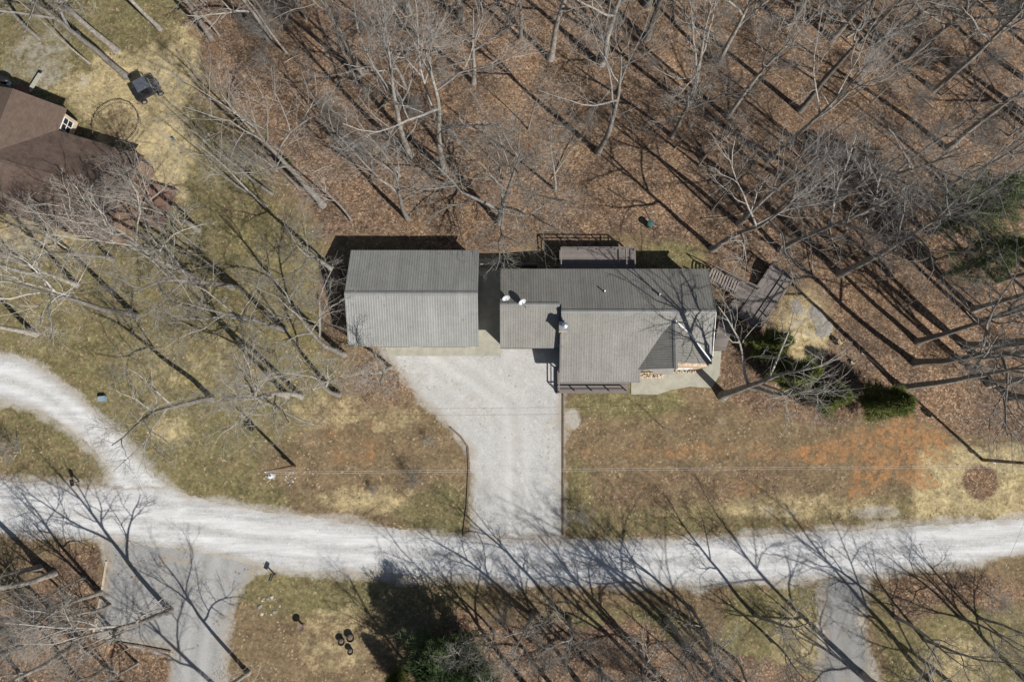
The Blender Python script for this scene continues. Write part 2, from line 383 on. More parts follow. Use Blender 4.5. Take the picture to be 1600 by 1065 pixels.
litter = mx(litter, .8 * region([(90, 846), (165, 850), (160, 930), (145, 990), (270, 1012), (262, 1300), (-200, 1300), (-200, 980), (40, 930)], .8, 2, 21))
litter = mx(litter, .8 * region([(740, 960), (1000, 985), (1080, 1010), (1180, 1020), (1270, 1060), (1270, 1400), (500, 1400), (640, 1050)], 1.5, 5, 31))
litter = mx(litter, .62 * region([(1380, 905), (1470, 895), (1600, 885), (1800, 860), (1800, 960), (1500, 960), (1400, 960)], 1.5, 4, 35))
litter = mx(litter, .62 * blob(600, 590, 65, 60, 1.2, 44))
litter = mx(litter, .6 * blob(520, 470, 30, 90, 1.2, 45)); litter = mx(litter, .45 * region([(930, 760), (1250, 700), (1300, 780), (960, 800)], 1, 3, 47))
litter = mx(litter, .9 * blob(1532, 752, 27, 28, 1.0, 46, .35))
litter = mx(litter, .46 * blob(182, 196, 34, 34, .5, 48, .2))
litter *= 1 - .75 * blob(1060, 395, 55, 25, 1.2, 51) ; litter *= 1 - .85 * blob(1250, 510, 55, 75, 1.2, 52); litter *= 1 - .5 * blob(1560, 360, 70, 90, 1.5, 53)
litter *= 1 - .55 * blob(560, 372, 60, 10, 1., 54); litter *= 1 - .35 * blob(980, 368, 60, 14, 1., 55)
green = .68 * region([(-300, 100), (260, -200), (330, 140), (450, 330), (520, 400), (530, 600), (420, 700), (330, 800), (-300, 600)], 2, 5, 61)
green = mx(green, .85 * blob(290, 700, 120, 110, 1.6, 62)); green = mx(green, .8 * blob(980, 628, 110, 26, 1.2, 63)); green = mx(green, .6 * blob(90, 700, 120, 60, 1.2, 64))
green = mx(green, .7 * blob(400, 780, 80, 30, 1.6, 75)); green = mx(green, .75 * blob(690, 800, 70, 50, 1.2, 65)); green = mx(green, .8 * blob(500, 920, 130, 40, 1.3, 66)); green = mx(green, .7 * blob(1560, 370, 80, 110, 1.3, 67))
green = mx(green, .55 * region([(880, 800), (1430, 760), (1700, 720), (1700, 830), (880, 845)], 1, 3, 68)); green = mx(green, .8 * blob(1060, 398, 70, 30, 1.2, 69))
green = mx(green, .75 * region([(1150, 920), (1280, 925), (1285, 1100), (1100, 1100)], 1, 4, 70)); green = mx(green, .7 * region([(1370, 930), (1600, 930), (1700, 1200), (1380, 1200)], 1, 4, 71))
green = mx(green, .75 * blob(980, 980, 100, 30, 1.2, 72)); green = mx(green, .5 * blob(640, 940, 140, 60, 1.2, 73)); green = mx(green, .7 * blob(900, 780, 30, 60, 1., 74))
tan = 1.0 * region([(60, 130), (160, 90), (300, 60), (300, 160), (290, 330), (230, 300), (120, 180)], 2.5, 5, 81)
tan = mx(tan, .65 * blob(60, 350, 120, 50, 1.3, 82)); tan = mx(tan, .7 * region([(1430, 690), (1800, 700), (1800, 810), (1420, 815)], 1, 2, 83)); tan = mx(tan, .7 * blob(1258, 520, 48, 68, 1., 84))
tan = mx(tan, .55 * blob(1230, 790, 200, 25, 1.4, 85)); tan = mx(tan, .62 * blob(265, 672, 45, 25, 1.2, 86)); tan = mx(tan, .6 * blob(560, 780, 80, 25, 1.4, 87)); tan = mx(tan, .5 * blob(520, 1000, 60, 60, 1.4, 88))
tan = mx(tan, .6 * blob(1240, 1010, 40, 60, 1.3, 89)); tan = mx(tan, .6 * blob(1500, 1030, 60, 40, 1.3, 90)); tan = mx(tan, .5 * blob(560, 640, 110, 40, 1.5, 91)); tan = mx(tan, .4 * blob(310, 560, 120, 60, 1.4, 92))
clay = .9 * region([(1200, 690), (1330, 665), (1425, 650), (1500, 680), (1440, 760), (1330, 790), (1330, 730), (1200, 735)], 1, 4, 101)
clay = mx(clay, .55 * blob(1100, 705, 170, 14, 1.6, 102)); clay = mx(clay, .5 * blob(540, 690, 60, 40, 1.5, 103)); clay = mx(clay, .6 * blob(1160, 760, 40, 20, 1.5, 104)); clay = mx(clay, .5 * blob(1140, 540, 20, 30, 1.2, 105))
clay = mx(clay, .45 * blob(1300, 600, 50, 30, 1.2, 106))
dRoad = np.full(X.shape, 99.)
for p_ in (wpoly(ROAD_UP + ROAD_LO), wpoly(BRANCH), wpoly(DRIVE), wpoly(PAD), wpoly(SIDE)): dRoad = np.minimum(dRoad, sdist(X, Y, p_))
gravel = .85 * (1 - sstep(.0, 1.1, dRoad + warp(2.5, 1.4, 111)))
gravel = mx(gravel, .95 * blob(893, 655, 14, 17, .8, 112, .3)); gravel = mx(gravel, .6 * blob(60, 90, 60, 70, 1.6, 113)); gravel = mx(gravel, .75 * blob(1368, 800, 45, 12, 1.4, 114)); gravel = mx(gravel, .5 * blob(1210, 800, 45, 12, 1.4, 115))
gravel = mx(gravel, .55 * blob(148, 752, 26, 12, 1., 116)); gravel = mx(gravel, .5 * blob(1125, 660, 10, 8, 1.4, 117)); gravel = mx(gravel, .6 * blob(130, 130, 15, 25, 1., 118))
gravel = mx(gravel, .5 * blob(1262, 505, 40, 45, 1.4, 120)); gravel = mx(gravel, .42 * blob(60, 980, 110, 70, 1.6, 119))
mulch = mx(.25 * blob(1532, 752, 30, 30, .5, 121, .3), .6 * blob(1165, 570, 30, 60, 1.2, 122)); mulch = mx(mulch, .8 * fbm(X, Y, 11, 131) * sstep(.5, .75, fbm(X, Y, 14, 137)))
for nm, ch in (('cover', (litter, green, tan)), ('cover2', (clay, gravel, mulch))):
    a = gm.attributes.new(nm, 'FLOAT_COLOR', 'POINT')
    a.data.foreach_set('color', np.stack([*(np.clip(c, 0, 1) for c in ch), np.ones_like(X)], -1).astype(np.float32).ravel())
tag(link('ground', gm), kind='structure')

def ragged(pts, z, amp, straight=()):
    P = wpoly(pts, z); out = []; r = np.random.default_rng(len(pts) * 7 + 1); n = len(P)
    for i in range(n):
        a = np.array(P[i]); b_ = np.array(P[(i + 1) % n]); L = np.hypot(*(b_ - a)); k = max(1, int(L / .13)); nrm = np.array([b_[1] - a[1], a[0] - b_[0]]) / max(L, 1e-6)
        for j in range(k):
            p = a + (b_ - a) * j / k
            if i not in straight and j > 0:
                o = (vnoise(np.array(p[0]), np.array(p[1]), 1.3, 3) - .5) * 1.6 + (vnoise(np.array(p[0]), np.array(p[1]), .35, 4) - .5) * .9 + r.normal() * .18
                p = p + nrm * o * amp
            out.append((float(p[0]), float(p[1])))
    return out
def sheet(name, pts, z, mat, amp=.3, straight=(), center=None, width=None):
    poly = ragged(pts, 0, amp, straight)
    xs = [p[0] for p in poly]; ys = [p[1] for p in poly]
    st = .3 if name == 'driveway' else .4
    gxs = np.arange(min(xs), max(xs), st); gys = np.arange(min(ys), max(ys), st)
    import bmesh
    bm = bmesh.new(); vs = [bm.verts.new((p[0], p[1], z)) for p in poly]
    tri = tessellate_polygon([[Vector((p[0], p[1], 0)) for p in poly]])
    for t_ in tri:
        try: bm.faces.new([vs[i] for i in t_])
        except ValueError: pass
    bmesh.ops.recalc_face_normals(bm, faces=bm.faces)
    for x in gxs[::(1 if name in ('driveway', 'parking_pad', 'side_driveway') else 2)]: bmesh.ops.bisect_plane(bm, geom=bm.verts[:] + bm.edges[:] + bm.faces[:], plane_co=(x, 0, 0), plane_no=(1, 0, 0))
    for y in gys: bmesh.ops.bisect_plane(bm, geom=bm.verts[:] + bm.edges[:] + bm.faces[:], plane_co=(0, y, 0), plane_no=(0, 1, 0))
    m = bpy.data.meshes.new(name); bm.to_mesh(m); bm.free()
    co = np.zeros(len(m.vertices) * 3); m.vertices.foreach_get('co', co); co = co.reshape(-1, 3); x, y = co[:, 0], co[:, 1]
    tr = np.zeros(len(x)); cr = np.zeros(len(x))
    if center is not None:
        C = np.array(wpoly(center)); d = np.full(len(x), 1e9); sd = np.zeros(len(x))
        for i in range(len(C) - 1):
            dx, dy = C[i + 1] - C[i]; L = math.hypot(dx, dy); t = np.clip(((x - C[i][0]) * dx + (y - C[i][1]) * dy) / L ** 2, 0, 1)
            ox, oy = x - C[i][0] - t * dx, y - C[i][1] - t * dy; dd = np.hypot(ox, oy); s_ = (dx * oy - dy * ox) / L
            k = dd < d; d = np.where(k, dd, d); sd = np.where(k, s_, sd)
        sd = sd + (fbm(x, y, 5, 9) - .5) * .6
        tr = np.exp(-((np.abs(sd) - .85) / .5) ** 2) + .6 * np.exp(-((np.abs(sd - 1.6) - .85) / .3) ** 2)
        cr = .22 * np.exp(-(sd / .3) ** 2) * fbm(x, y, 3, 12)
    e = -sdist(x, y, wpoly(pts))
    if name == 'driveway': tr = tr * .45 * (.4 + fbm(x, y, 4, 19))
    ec = (1 - sstep(-.1, .75, e + (fbm(x, y, 1.4, 14) - .5) * 1.1)) * .85
    a = m.attributes.new('track', 'FLOAT_COLOR', 'POINT')
    a.data.foreach_set('color', np.stack([np.clip(tr, 0, 1), np.clip(mx(cr, ec), 0, 1), 0 * x, 1 + 0 * x], -1).astype(np.float32).ravel())
    m.materials.append(mat); return tag(link(name, m), kind='structure')
sheet('parking_pad', PAD, .006, M['pad'], .35, center=[(330, 850), (318, 920), (306, 1000), (302, 1100)])
sheet('side_driveway', SIDE, .006, M['drive2'], .8, center=[(1320, 890), (1316, 960), (1322, 1030), (1326, 1100)])
sheet('driveway', DRIVE, .010, M['drive'], .26, straight=(0, 1, 2, 3), center=[(808, 850), (808, 700), (800, 630), (740, 585), (690, 550)])
sheet('branch_road', BRANCH, .014, M['road'], .2, center=[(-160, 577), (-40, 583), (20, 592), (70, 617), (120, 655), (165, 700), (205, 745), (250, 785)])
sheet('gravel_road', ROAD_UP + ROAD_LO, .018, M['road'], .2, center=[(-160, 785), (0, 792), (100, 800), (220, 812), (350, 832), (480, 850), (600, 860), (800, 878), (960, 880), (1150, 876), (1350, 862), (1500, 848), (1640, 830), (1760, 815)])
def slab(name, pts, z0, z1, mat, kind='structure'):
    return tag(MB().prism(wpoly(pts), z0, z1).build(name, mat), kind=kind)
slab('garage_apron', [(606, 540), (606, 556), (783, 556), (783, 541)], -.05, .022, M['concrete'])
slab('breezeway_slab', [(745, 404), (785, 404), (785, 540), (745, 540)], -.6, .03, M['concrete'])
slab('entry_walk', [(986, 580), (986, 616), (1028, 616), (1049, 609), (1079, 603.5), (1112, 606), (1124, 586), (1127, 548), (1108, 548), (1108, 570)], -.1, .06, M['concrete'])

# ------------------------------------------------------------------ ribbed metal roofing, sheet by sheet
def rib_panel_mesh(width, length, mat, nrib=4, rh=.013, rw=.05):
    prof = [(0, 0)]; sp = width / nrib
    for i in range(nrib):
        c = sp * (i + .5); prof += [(c - rw, 0), (c - rw * .45, rh), (c + rw * .45, rh), (c + rw, 0)]
    prof.append((width - .006, 0)); n = len(prof)
    vs = [(x, 0, z) for x, z in prof] + [(x, length, z) for x, z in prof]
    low = [(0, 0, -.04), (width - .006, 0, -.04), (0, length, -.04), (width - .006, length, -.04)]
    fs = [(i, i + 1, n + i + 1, n + i) for i in range(n - 1)]; k = 2 * n
    fs += [(k, k + 2, k + 3, k + 1), (0, k, k + 1, n - 1), (n, 2 * n - 1, k + 3, k + 2), (0, n, k + 2, k), (n - 1, k + 1, k + 3, 2 * n - 1)]
    return MB().add(vs, fs).mesh('roof_panel', mat)
def roof_slope(parent, e0, e1, up, mat, count, name='roof_panel', gap=None):
    """sheets side by side from eave point e0 to e1, each running along the vector up (to the ridge)"""
    e0, e1, up = Vector(e0), Vector(e1), Vector(up); a = (e1 - e0); wdt = a.length / count; a.normalize()
    y = up.normalized(); z = a.cross(y)
    if z.z < 0: e0, e1 = e1, e0; a = -a; z = a.cross(y)
    R = Matrix((a, y, z)).transposed().to_4x4(); me = rib_panel_mesh(wdt, up.length, mat)
    for i in range(count):
        o = link(name, me, parent); o.matrix_local = Matrix.Translation(e0 + a * wdt * i) @ R
def local_root(name, loc, label, cat): return empty(name, loc, 0, label, cat)
def window(parent, c, w, h, normal, mat='white'):
    n_ = Vector(normal); t_ = Vector((0, 0, 1)).cross(n_); c = Vector(c)
    f = MB()
    for s_ in (-1, 1):
        f.bar(c + t_ * (s_ * w / 2) - Vector((0, 0, h / 2 + .04)) + n_ * .03, c + t_ * (s_ * w / 2) + Vector((0, 0, h / 2 + .04)) + n_ * .03, .08, .06)
        f.bar(c - t_ * (w / 2 - .04) + Vector((0, 0, s_ * h / 2)) + n_ * .03, c + t_ * (w / 2 - .04) + Vector((0, 0, s_ * h / 2)) + n_ * .03, .06, .08)
    f.bar(c - Vector((0, 0, h / 2 - .04)) + n_ * .032, c + Vector((0, 0, h / 2 - .04)) + n_ * .032, .05, .05)
    f.bar(c - t_ * (w / 2 - .04) + n_ * .028, c + t_ * (w / 2 - .04) + n_ * .028, .05, .05)
    o = f.build('window', M[mat], parent)
    for s_ in (-1, 1):
        for q in (-1, 1):
            p = MB(); p.bar(c + t_ * (s_ * w / 4 - w / 4 + .06) + Vector((0, 0, q * h / 4)) + n_ * .015, c + t_ * (s_ * w / 4 + w / 4 - .06) + Vector((0, 0, q * h / 4)) + n_ * .015, .012, h / 2 - .09)
            p.build('pane', M['glass'], o)
    return o

# detached garage: eaves x -15.2..-3.1, y 7.05..16.17
g = empty('garage', (0, 0, 0), 0, 'wide detached garage with plain ribbed grey metal roof and concrete apron', 'garage')
pg = 2.0 / 4.56; x0, x1, yS, yN, yR, zE = -15.2, -3.1, 7.05, 16.17, 11.67, 3.0
zR = zE + pg * (yR - yS); zN = zR - pg * (yN - yR)
roof_slope(g, (x0, yS, zE), (x1, yS, zE), (0, yR - yS, zR - zE), M['roofG'], 13)
roof_slope(g, (x0, yN, zN), (x1, yN, zN), (0, yR - yN, zR - zN), M['roofG'], 13)
MB().extrude([(yR - .22, zR - .04), (yR, zR + .065), (yR + .22, zR - .04), (yR, zR + .03)], 'x', x0 - .01, x1 + .01).build('ridge_cap', M['trim'], g)
MB().extrude([(yS + .3, .0), (yN - .3, -.9), (yN - .3, zN + pg * .3 - .07), (yR, zR - .07), (yS + .3, zE + pg * .3 - .07)], 'x', x0 + .3, x1 - .3).build('wall', M['siding'], g)
for xx in (x0 + .02, x1 - .02):
    for (ya, za, yb, zb) in ((yS, zE, yR, zR), (yN, zN, yR, zR)):
        MB().bar((xx, ya, za - .08), (xx, yb, zb - .08), .03, .14).build('rake_trim', M['trim'], g)
for cx in (-12.0, -6.6):
    d = MB().box((cx, yS + .28, 1.15), (4.2, .06, 2.3)).build('garage_door', M['siding'], g)
    for k in range(4): MB().box((cx, yS + .24, .3 + .57 * k), (4.1, .04, .5)).build('door_panel', M['siding'], d)

# the house
h = empty('house', (0, 0, 0), 0, 'long metal-roofed house with stone entry gable, chimney and rooftop dishes', 'house')
pm, pl, p2w, p2e = .48, .34, .53, .39
xW, xM, xE = -1.07, 4.45, 18.37; yN, zN = 14.34, 3.2
yRm, yRl = 9.97, 10.67; zRm = zN + pm * (yN - yRm); zRl = zN + pm * (yN - yRl)
yB = 8.06; zB = zRm - pm * (yRm - yB); ySm = 3.76; zSm = zB - pl * (yB - ySm); ySl = 6.87; zSl = zRl - pm * (yRl - ySl)
roof_slope(h, (xW, yN, zN), (xM, yN, zN), (0, yRl - yN, zRl - zN), M['roofH'], 6)
roof_slope(h, (xM, yN, zN), (xE, yN, zN), (0, yRm - yN, zRm - zN), M['roofH'], 15)
roof_slope(h, (xW, ySl, zSl), (xM - .12, ySl, zSl), (0, yRl - ySl, zRl - zSl), M['roofH'], 6)
roof_slope(h, (xM, yB, zB), (xE, yB, zB), (0, yRm - yB, zRm - zB), M['roofH'], 15)
zl = lambda y: zB - pl * (yB - y)
roof_slope(h, (xM, ySm, zSm), (11.85, ySm, zSm), (0, yB + .1 - ySm, (yB + .1 - ySm) * pl), M['roofH'], 8)
roof_slope(h, (11.85, 4.85, zl(4.85)), (12.95, 4.85, zl(4.85)), (0, yB + .1 - 4.85, (yB + .1 - 4.85) * pl), M['roofH'], 1)
roof_slope(h, (12.95, 5.9, zl(5.9)), (xE, 5.9, zl(5.9)), (0, yB + .1 - 5.9, (yB + .1 - 5.9) * pl), M['roofH'], 6)
xr, zr, yG0, yG1 = 14.7, 4.95, 4.85, 9.35
roof_slope(h, (xr - 3.5, yG0, zr - 3.5 * p2w), (xr - 3.5, yG1, zr - 3.5 * p2w), (3.5, 0, 3.5 * p2w), M['roofH'], 5, 'gable_panel')
roof_slope(h, (xr + 3.65, 5.35, zr - 3.65 * p2e), (xr + 3.65, yG1, zr - 3.65 * p2e), (-3.65, 0, 3.65 * p2e), M['roofH'], 4, 'gable_panel')
MB().extrude([(yRm - .2, zRm - .03), (yRm, zRm + .06), (yRm + .2, zRm - .03), (yRm, zRm + .03)], 'x', xM - .02, xE + .02).build('ridge_cap', M['trim'], h)
MB().extrude([(yRl - .2, zRl - .03), (yRl, zRl + .06), (yRl + .2, zRl - .03), (yRl, zRl + .03)], 'x', xW - .02, xM - .14).build('ridge_cap', M['trim'], h)
MB().extrude([(xr - .2, zr - .05), (xr, zr + .06), (xr + .2, zr - .03), (xr, zr + .03)], 'y', yG0 - .02, yG1).build('ridge_cap', M['trim'], h)
def zmain(y): return zB - pl * (yB - y) if y < yB else zB + pm * (y - yB)
def ye(x):
    z = zr - (x - xr) * p2e; return (yB - (zB - z) / pl) if z < zB else (yB + (z - zB) / pm)
xk = xr + (zr - zB) / p2e
for xa, xb in ((xr + .12, xk), (xk, xE - .05)):
    MB().bar((xa, ye(xa), zr - (xa - xr) * p2e + .045), (xb, ye(xb), zr - (xb - xr) * p2e + .045), .09, .03).build('valley_flashing', M['flash'], h)
MB().bar((xE + .0, 5.9, zl(5.9) + .02), (xE + .0, yRm, zRm + .0), .05, .10).build('rake_trim', M['flash'], h)
MB().bar((xE + .0, yN, zN - .06), (xE + .0, yRm + .1, zRm - .06), .05, .14).build('rake_trim', M['trim'], h)
MB().bar((xM - .05, ySm, zSm - .05), (xM - .05, yB, zB - .05), .05, .12).build('rake_trim', M['trim'], h)
MB().bar((xW, ySm + 3.1, zSl - .05), (xW, yRl - .02, zRl - .05), .05, .12).build('rake_trim', M['trim'], h)
MB().bar((xW, ySl - .02, zSl - .04), (xM - .12, ySl - .02, zSl - .04), .05, .1).build('gutter', M['dark'], h)
MB().bar((xM, ySm - .02, zSm - .04), (11.85, ySm - .02, zSm - .04), .05, .1).build('gutter', M['trim'], h)
MB().extrude([(5.2, .02), (yN - .3, -.8), (yN - .3, zN + pm * .3 - .07), (yRm, zRm - .08), (yB, zB - .08), (5.2, zl(5.2) - .08)], 'x', xM + .12, 12.2).build('wall', M['siding'], h)
MB().extrude([(6.3, .02), (yN - .3, -.8), (yN - .3, zN + pm * .3 - .07), (yRm, zRm - .08), (yB, zB - .08), (6.3, zl(6.3) - .08)], 'x', 12.2, xE - .3).build('wall', M['siding'], h)
MB().extrude([(ySl + .35, .03), (yN - .3, -.8), (yN - .3, zN + pm * .3 - .07), (yRl, zRl - .08), (ySl + .35, zSl + .35 * pm - .08)], 'x', xW + .3, xM + .12).build('wall', M['siding'], h)
sw = MB().extrude([(xr - 2.6, 0.03), (xr + 3.3, .03), (xr + 3.3, zr - 3.3 * p2e - .08), (xr, zr - .08), (xr - 2.6, zr - 2.6 * p2w - .08)], 'y', 5.1, 7.5).build('gable_wall', M['wallstone'], h)
window(h, (16.2, 5.09, 1.6), 1.3, 1.3, (0, -1, 0)); window(h, (8.2, 5.19, 1.6), 1.6, 1.2, (0, -1, 0)); window(h, (1.5, ySl + .34, 1.6), 1.4, 1.1, (0, -1, 0))
for wx in (3.0, 8.0, 12.5): window(h, (wx, yN - .29, 1.5), 1.4, 1.1, (0, 1, 0))
dr = MB().box((10.9, 5.17, 1.15), (.95, .08, 2.1)).build('front_door', M['red'], h); MB().box((11.25, 5.1, 1.1), (.05, .06, .12)).build('handle', M['silver'], dr)
MB().extrude([(4.5, 2.62), (5.12, 2.86), (5.12, 2.78), (4.5, 2.54)], 'x', 13.05, 15.0).build('entry_canopy', M['roofH'], h)
rs = random.Random(4)
for i in range(13):                                              # stone foot of the entry gable, stone by stone
    for row in range(3):
        xx = 11.95 + i * .21 + rs.uniform(-.05, .05); r_ = rs.uniform(.08, .15); mm = ('wallstone', 'rock', 'palet')[rs.choice((0, 0, 1, 1, 2))]
        MB().lathe([(r_ * .7, 0), (r_, .12), (r_ * .95, .25), (r_ * .55, .33)], (xx + .1 * (row % 2), 4.76 - row * .2 + rs.uniform(-.04, .04), .03), 7, Matrix.Diagonal((1.2, .9, rs.uniform(.7, 1.3)))).build('stone', M[mm], h, recalc=False)
for i in range(11):
    xx = 15.3 + i * .24 + rs.uniform(-.05, .05); r_ = rs.uniform(.08, .15); mm = ('wallstone', 'rock', 'palet')[rs.choice((0, 0, 1, 1, 2))]
    MB().lathe([(r_ * .7, 0), (r_, .12), (r_ * .95, .25), (r_ * .55, .33)], (xx, 4.95 - .08 * (i % 2), .03), 7).build('stone', M[mm], h, recalc=False)
ch = MB().box((4.62, 8.55, 2.85), (.72, .72, 5.7)).build('chimney', M['offwhite'], h)
MB().box((4.62, 8.55, 5.75), (.84, .84, .1)).build('chimney_cap', M['silver'], ch)
MB().lathe([(.16, 0), (.16, .3), (.26, .32), (.05, .44)], (4.68, 8.6, 5.8), 14).build('flue', M['silver'], ch)

def pipe_vent(px, py, lab):
    p = W(px, py, 4.6); zz = zN + pm * (yN - p.y)
    p = W(px, py, zz + .3); zz = zN + pm * (yN - p.y)
    o = empty('roof_vent', (p.x, p.y, zz), 0, lab, 'vent', 'vents on the house roof')
    MB().lathe([(.06, -.05), (.06, .42), (.075, .43), (.075, .5)], (0, 0, 0), 12).build('pipe', M['white'], o)
    MB().lathe([(.17, -.1), (.14, .03), (.07, .1)], (0, 0, 0), 12).build('boot', M['dark'], o)
pipe_vent(945, 455, 'small white pipe vent on the house roof, nearer the two dishes')
pipe_vent(1031, 460, 'small white pipe vent on the house roof, nearer the deck stairs')
def dish(px, py, zm, rz, lab):
    p = W(px, py, zm + .65); o = empty('satellite_dish', (p.x, p.y, zm), rz, lab, 'satellite dish', 'dishes on the house roof')
    R = Matrix.Rotation(math.radians(62), 3, 'X')
    prof = [(.02, 0)] + [(36e-2 * k / 6, .13 * (k / 6) ** 2) for k in range(1, 7)] + [(.36, .15), (.3, .05), (.02, -.02)]
    MB().lathe(prof, (0, 0, .62), 22, R @ Matrix.Scale(1.0, 3)).build('reflector', M['dishgrey'], o, True)
    MB().bar((0, .05, -.08), (0, .08, .62), .05).build('mast', M['dark'], o)
    MB().bar((0, -.05, .42), (0, -.62, .66), .035).build('arm', M['dark'], o)
    MB().box((0, -.64, .68), (.1, .08, .1)).build('receiver', M['dark'], o)
dish(790, 464, zRl - .35, .35, 'grey satellite dish on the roof edge beside the breezeway')
dish(815, 470, zRl - .12, .55, 'bright satellite dish on the ridge nearer the chimney')

# ------------------------------------------------------------------ decks, rails and stairs
def rail(parent, a, b, z, hgt=.95, n=4, mat='deck', baluster=0):
    a = Vector((a[0], a[1], z)); b = Vector((b[0], b[1], z)); up = Vector((0, 0, 1))
    MB().bar(a + up * hgt, b + up * hgt, .11, .05).build('top_rail', M[mat], parent)
    MB().bar(a + up * (hgt * .5), b + up * (hgt * .5), .04, .09).build('mid_rail', M[mat], parent)
    for i in range(n):
        p = a.lerp(b, i / (n - 1)); MB().bar(p - up * .3, p + up * (hgt - .03), .09, .09).build('post', M[mat], parent)
def deck(name, quad, z, lab, cat='deck', along=0, bw=.145, mat='deck', zbase=None, rails=()):
    q = [Vector((p[0], p[1], z)) for p in quad]; o = empty(name, (0, 0, 0), 0, lab, cat)
    if along: q = q[1:] + q[:1]
    L = (q[3] - q[0]).length; n = max(2, round(L / bw))
    for i in range(n):
        t = (i + .5) / n; a = q[0].lerp(q[3], t); b = q[1].lerp(q[2], t)
        MB().bar(a, b, L / n - .012, .035).build('board', M[mat], o)
    for k in range(4):
        a = q[k] - Vector((0, 0, .13)); b = q[(k + 1) % 4] - Vector((0, 0, .13)); MB().bar(a.lerp(b, .01), b.lerp(a, .01), .05, .2).build('joist', M['timber'], o)
    for p in q:
        zb = float(gz(p.x, p.y)) - .05
        if p.z - .2 - zb > .1: MB().bar((p.x, p.y, zb), (p.x, p.y, p.z - .16), .12, .12).build('support_post', M['timber'], o)
    for (a, b, n_) in rails: rail(o, a, b, z, n=n_, mat=mat)
    return o
sp = [(4.35, 2.85), (11.15, 2.85), (11.15, 5.15), (4.35, 5.15)]
deck('front_porch', sp, .45, 'brown plank porch with open railing under the front eave', 'porch', rails=[((4.45, 2.95), (11.05, 2.95), 5), ((4.45, 2.95), (4.45, 5.0), 2)])
rd = [(4.6, 14.05), (11.85, 14.05), (11.85, 16.75), (4.6, 16.75)]
o = deck('rear_deck', rd, 1.3, 'railed grey-brown plank deck along the rear wall of house', 'deck', rails=[((4.7, 16.65), (11.75, 16.65), 5), ((11.75, 14.2), (11.75, 16.65), 3), ((4.7, 14.2), (4.7, 16.65), 3)])
MB().bar((10.95, 16.55, 2.23), (10.95, 14.6, 2.23), .12, .05).build('top_rail', M['deck'], o)
f = empty('board_fence', (0, 0, 0), 0, 'low solid plank fence closing the breezeway behind garage and house', 'fence')
for i in range(38): MB().box((-3.0 + i * .145, 15.25, .35), (.138, .03, 1.7)).build('board', M['deck'], f)
MB().bar((-3.1, 15.25, 1.25), (2.55, 15.25, 1.25), .13, .045).build('cap_rail', M['deck'], f)
for i in range(4): MB().bar((-3.0 + i * 1.8, 15.32, -.7), (-3.0 + i * 1.8, 15.32, 1.2), .09).build('post', M['deck'], f)
zd = .75; pw = lambda a, b: W(a, b, zd)
P1, P2, P3, P4 = pw(1240, 430), pw(1183, 515), pw(1152, 492), pw(1206, 411)
deck('side_deck', [P1, P2, P3, P4], zd, 'slanted plank deck between the side stairs and cedar', 'deck', rails=[(P1.lerp(P2, .02), P2, 5), (P4, P4.lerp(P3, .3), 2), (P2, P3.lerp(P2, .2), 2)])
deck('deck_landing', [pw(1152, 438), pw(1183, 452), pw(1168, 474), pw(1140, 459)], zd - .06, 'small plank landing at the foot of the slatted stairs', 'deck', rails=[(pw(1152, 438), pw(1183, 452), 2)])
deck('boardwalk', [W(1152, 491, .4), W(1133, 548, .4), W(1115, 545, .4), W(1124, 500, .4)], .4, 'narrow brown boardwalk running from side deck to the entry walk', 'boardwalk', along=1)
deck('boardwalk', [W(1172, 474, .58), W(1152, 492, .5), W(1124, 500, .5), W(1146, 468, .58)], .52, 'short tapering boardwalk piece joining landing and long walk', 'boardwalk', along=1)
st = empty('deck_stairs', (0, 0, 0), 0, 'slatted open stairs at rear corner of the house', 'stairs')
a0, a1 = W(1110, 429, 1.3), W(1151, 449, .75); dv = (a1 - a0); wd = Vector((-dv.y, dv.x, 0)).normalized() * .62
for i in range(11):
    p = a0.lerp(a1, i / 10); MB().bar(p - wd, p + wd, .16, .04).build('tread', M['tread'], st)
for s_ in (-1, 1):
    MB().bar(a0 + wd * s_ * 1.08 - Vector((0, 0, .12)), a1 + wd * s_ * 1.08 - Vector((0, 0, .12)), .05, .22).build('stringer', M['deck'], st)
    MB().bar(a0 + wd * s_ * 1.08 + Vector((0, 0, .9)), a1 + wd * s_ * 1.08 + Vector((0, 0, .9)), .09, .05).build('handrail', M['deck'], st)
    for t in (0, .5, 1):
        q = a0.lerp(a1, t) + wd * s_ * 1.08; MB().bar((q.x, q.y, float(gz(q.x, q.y)) - .05), (q.x, q.y, q.z + .88), .09).build('post', M['deck'], st)

# landscape timbers along the drive
def timber(pts, lab, mat='timber', w=.16, h_=.16):
    P = [W(a, b) for a, b in pts]; o = empty('timber_edging', P[0], 0, lab, 'edging', 'timbers edging the drives'); 
    for a, b in zip(P, P[1:]):
        L = (b - a).length; k = max(1, round(L / 2.4))
        for j in range(k):
            u = a.lerp(b, j / k); v = a.lerp(b, (j + .985) / k)
            MB().bar(u - P[0] + Vector((0, 0, h_ / 2 - .02)), v - P[0] + Vector((0, 0, h_ / 2 - .02)), w, h_).build('beam', M[mat], o)
timber([(880, 616), (880, 700), (880, 780), (880, 836)], 'straight dark timber edging between the driveway and front lawn')
timber([(704, 668), (720, 682), (731, 698), (733, 730), (730, 790), (724, 838)], 'bent dark timber edging beside brown lawn along the driveway')
timber([(167, 876), (161, 915), (152, 960), (146, 990)], 'pale timber edging between leaf bed and grey parking pad', 'palet', .14)
timber([(147, 998), (180, 1002), (220, 1008), (268, 1017)], 'dark timber edging across the end of the parking pad', 'timber', .14)

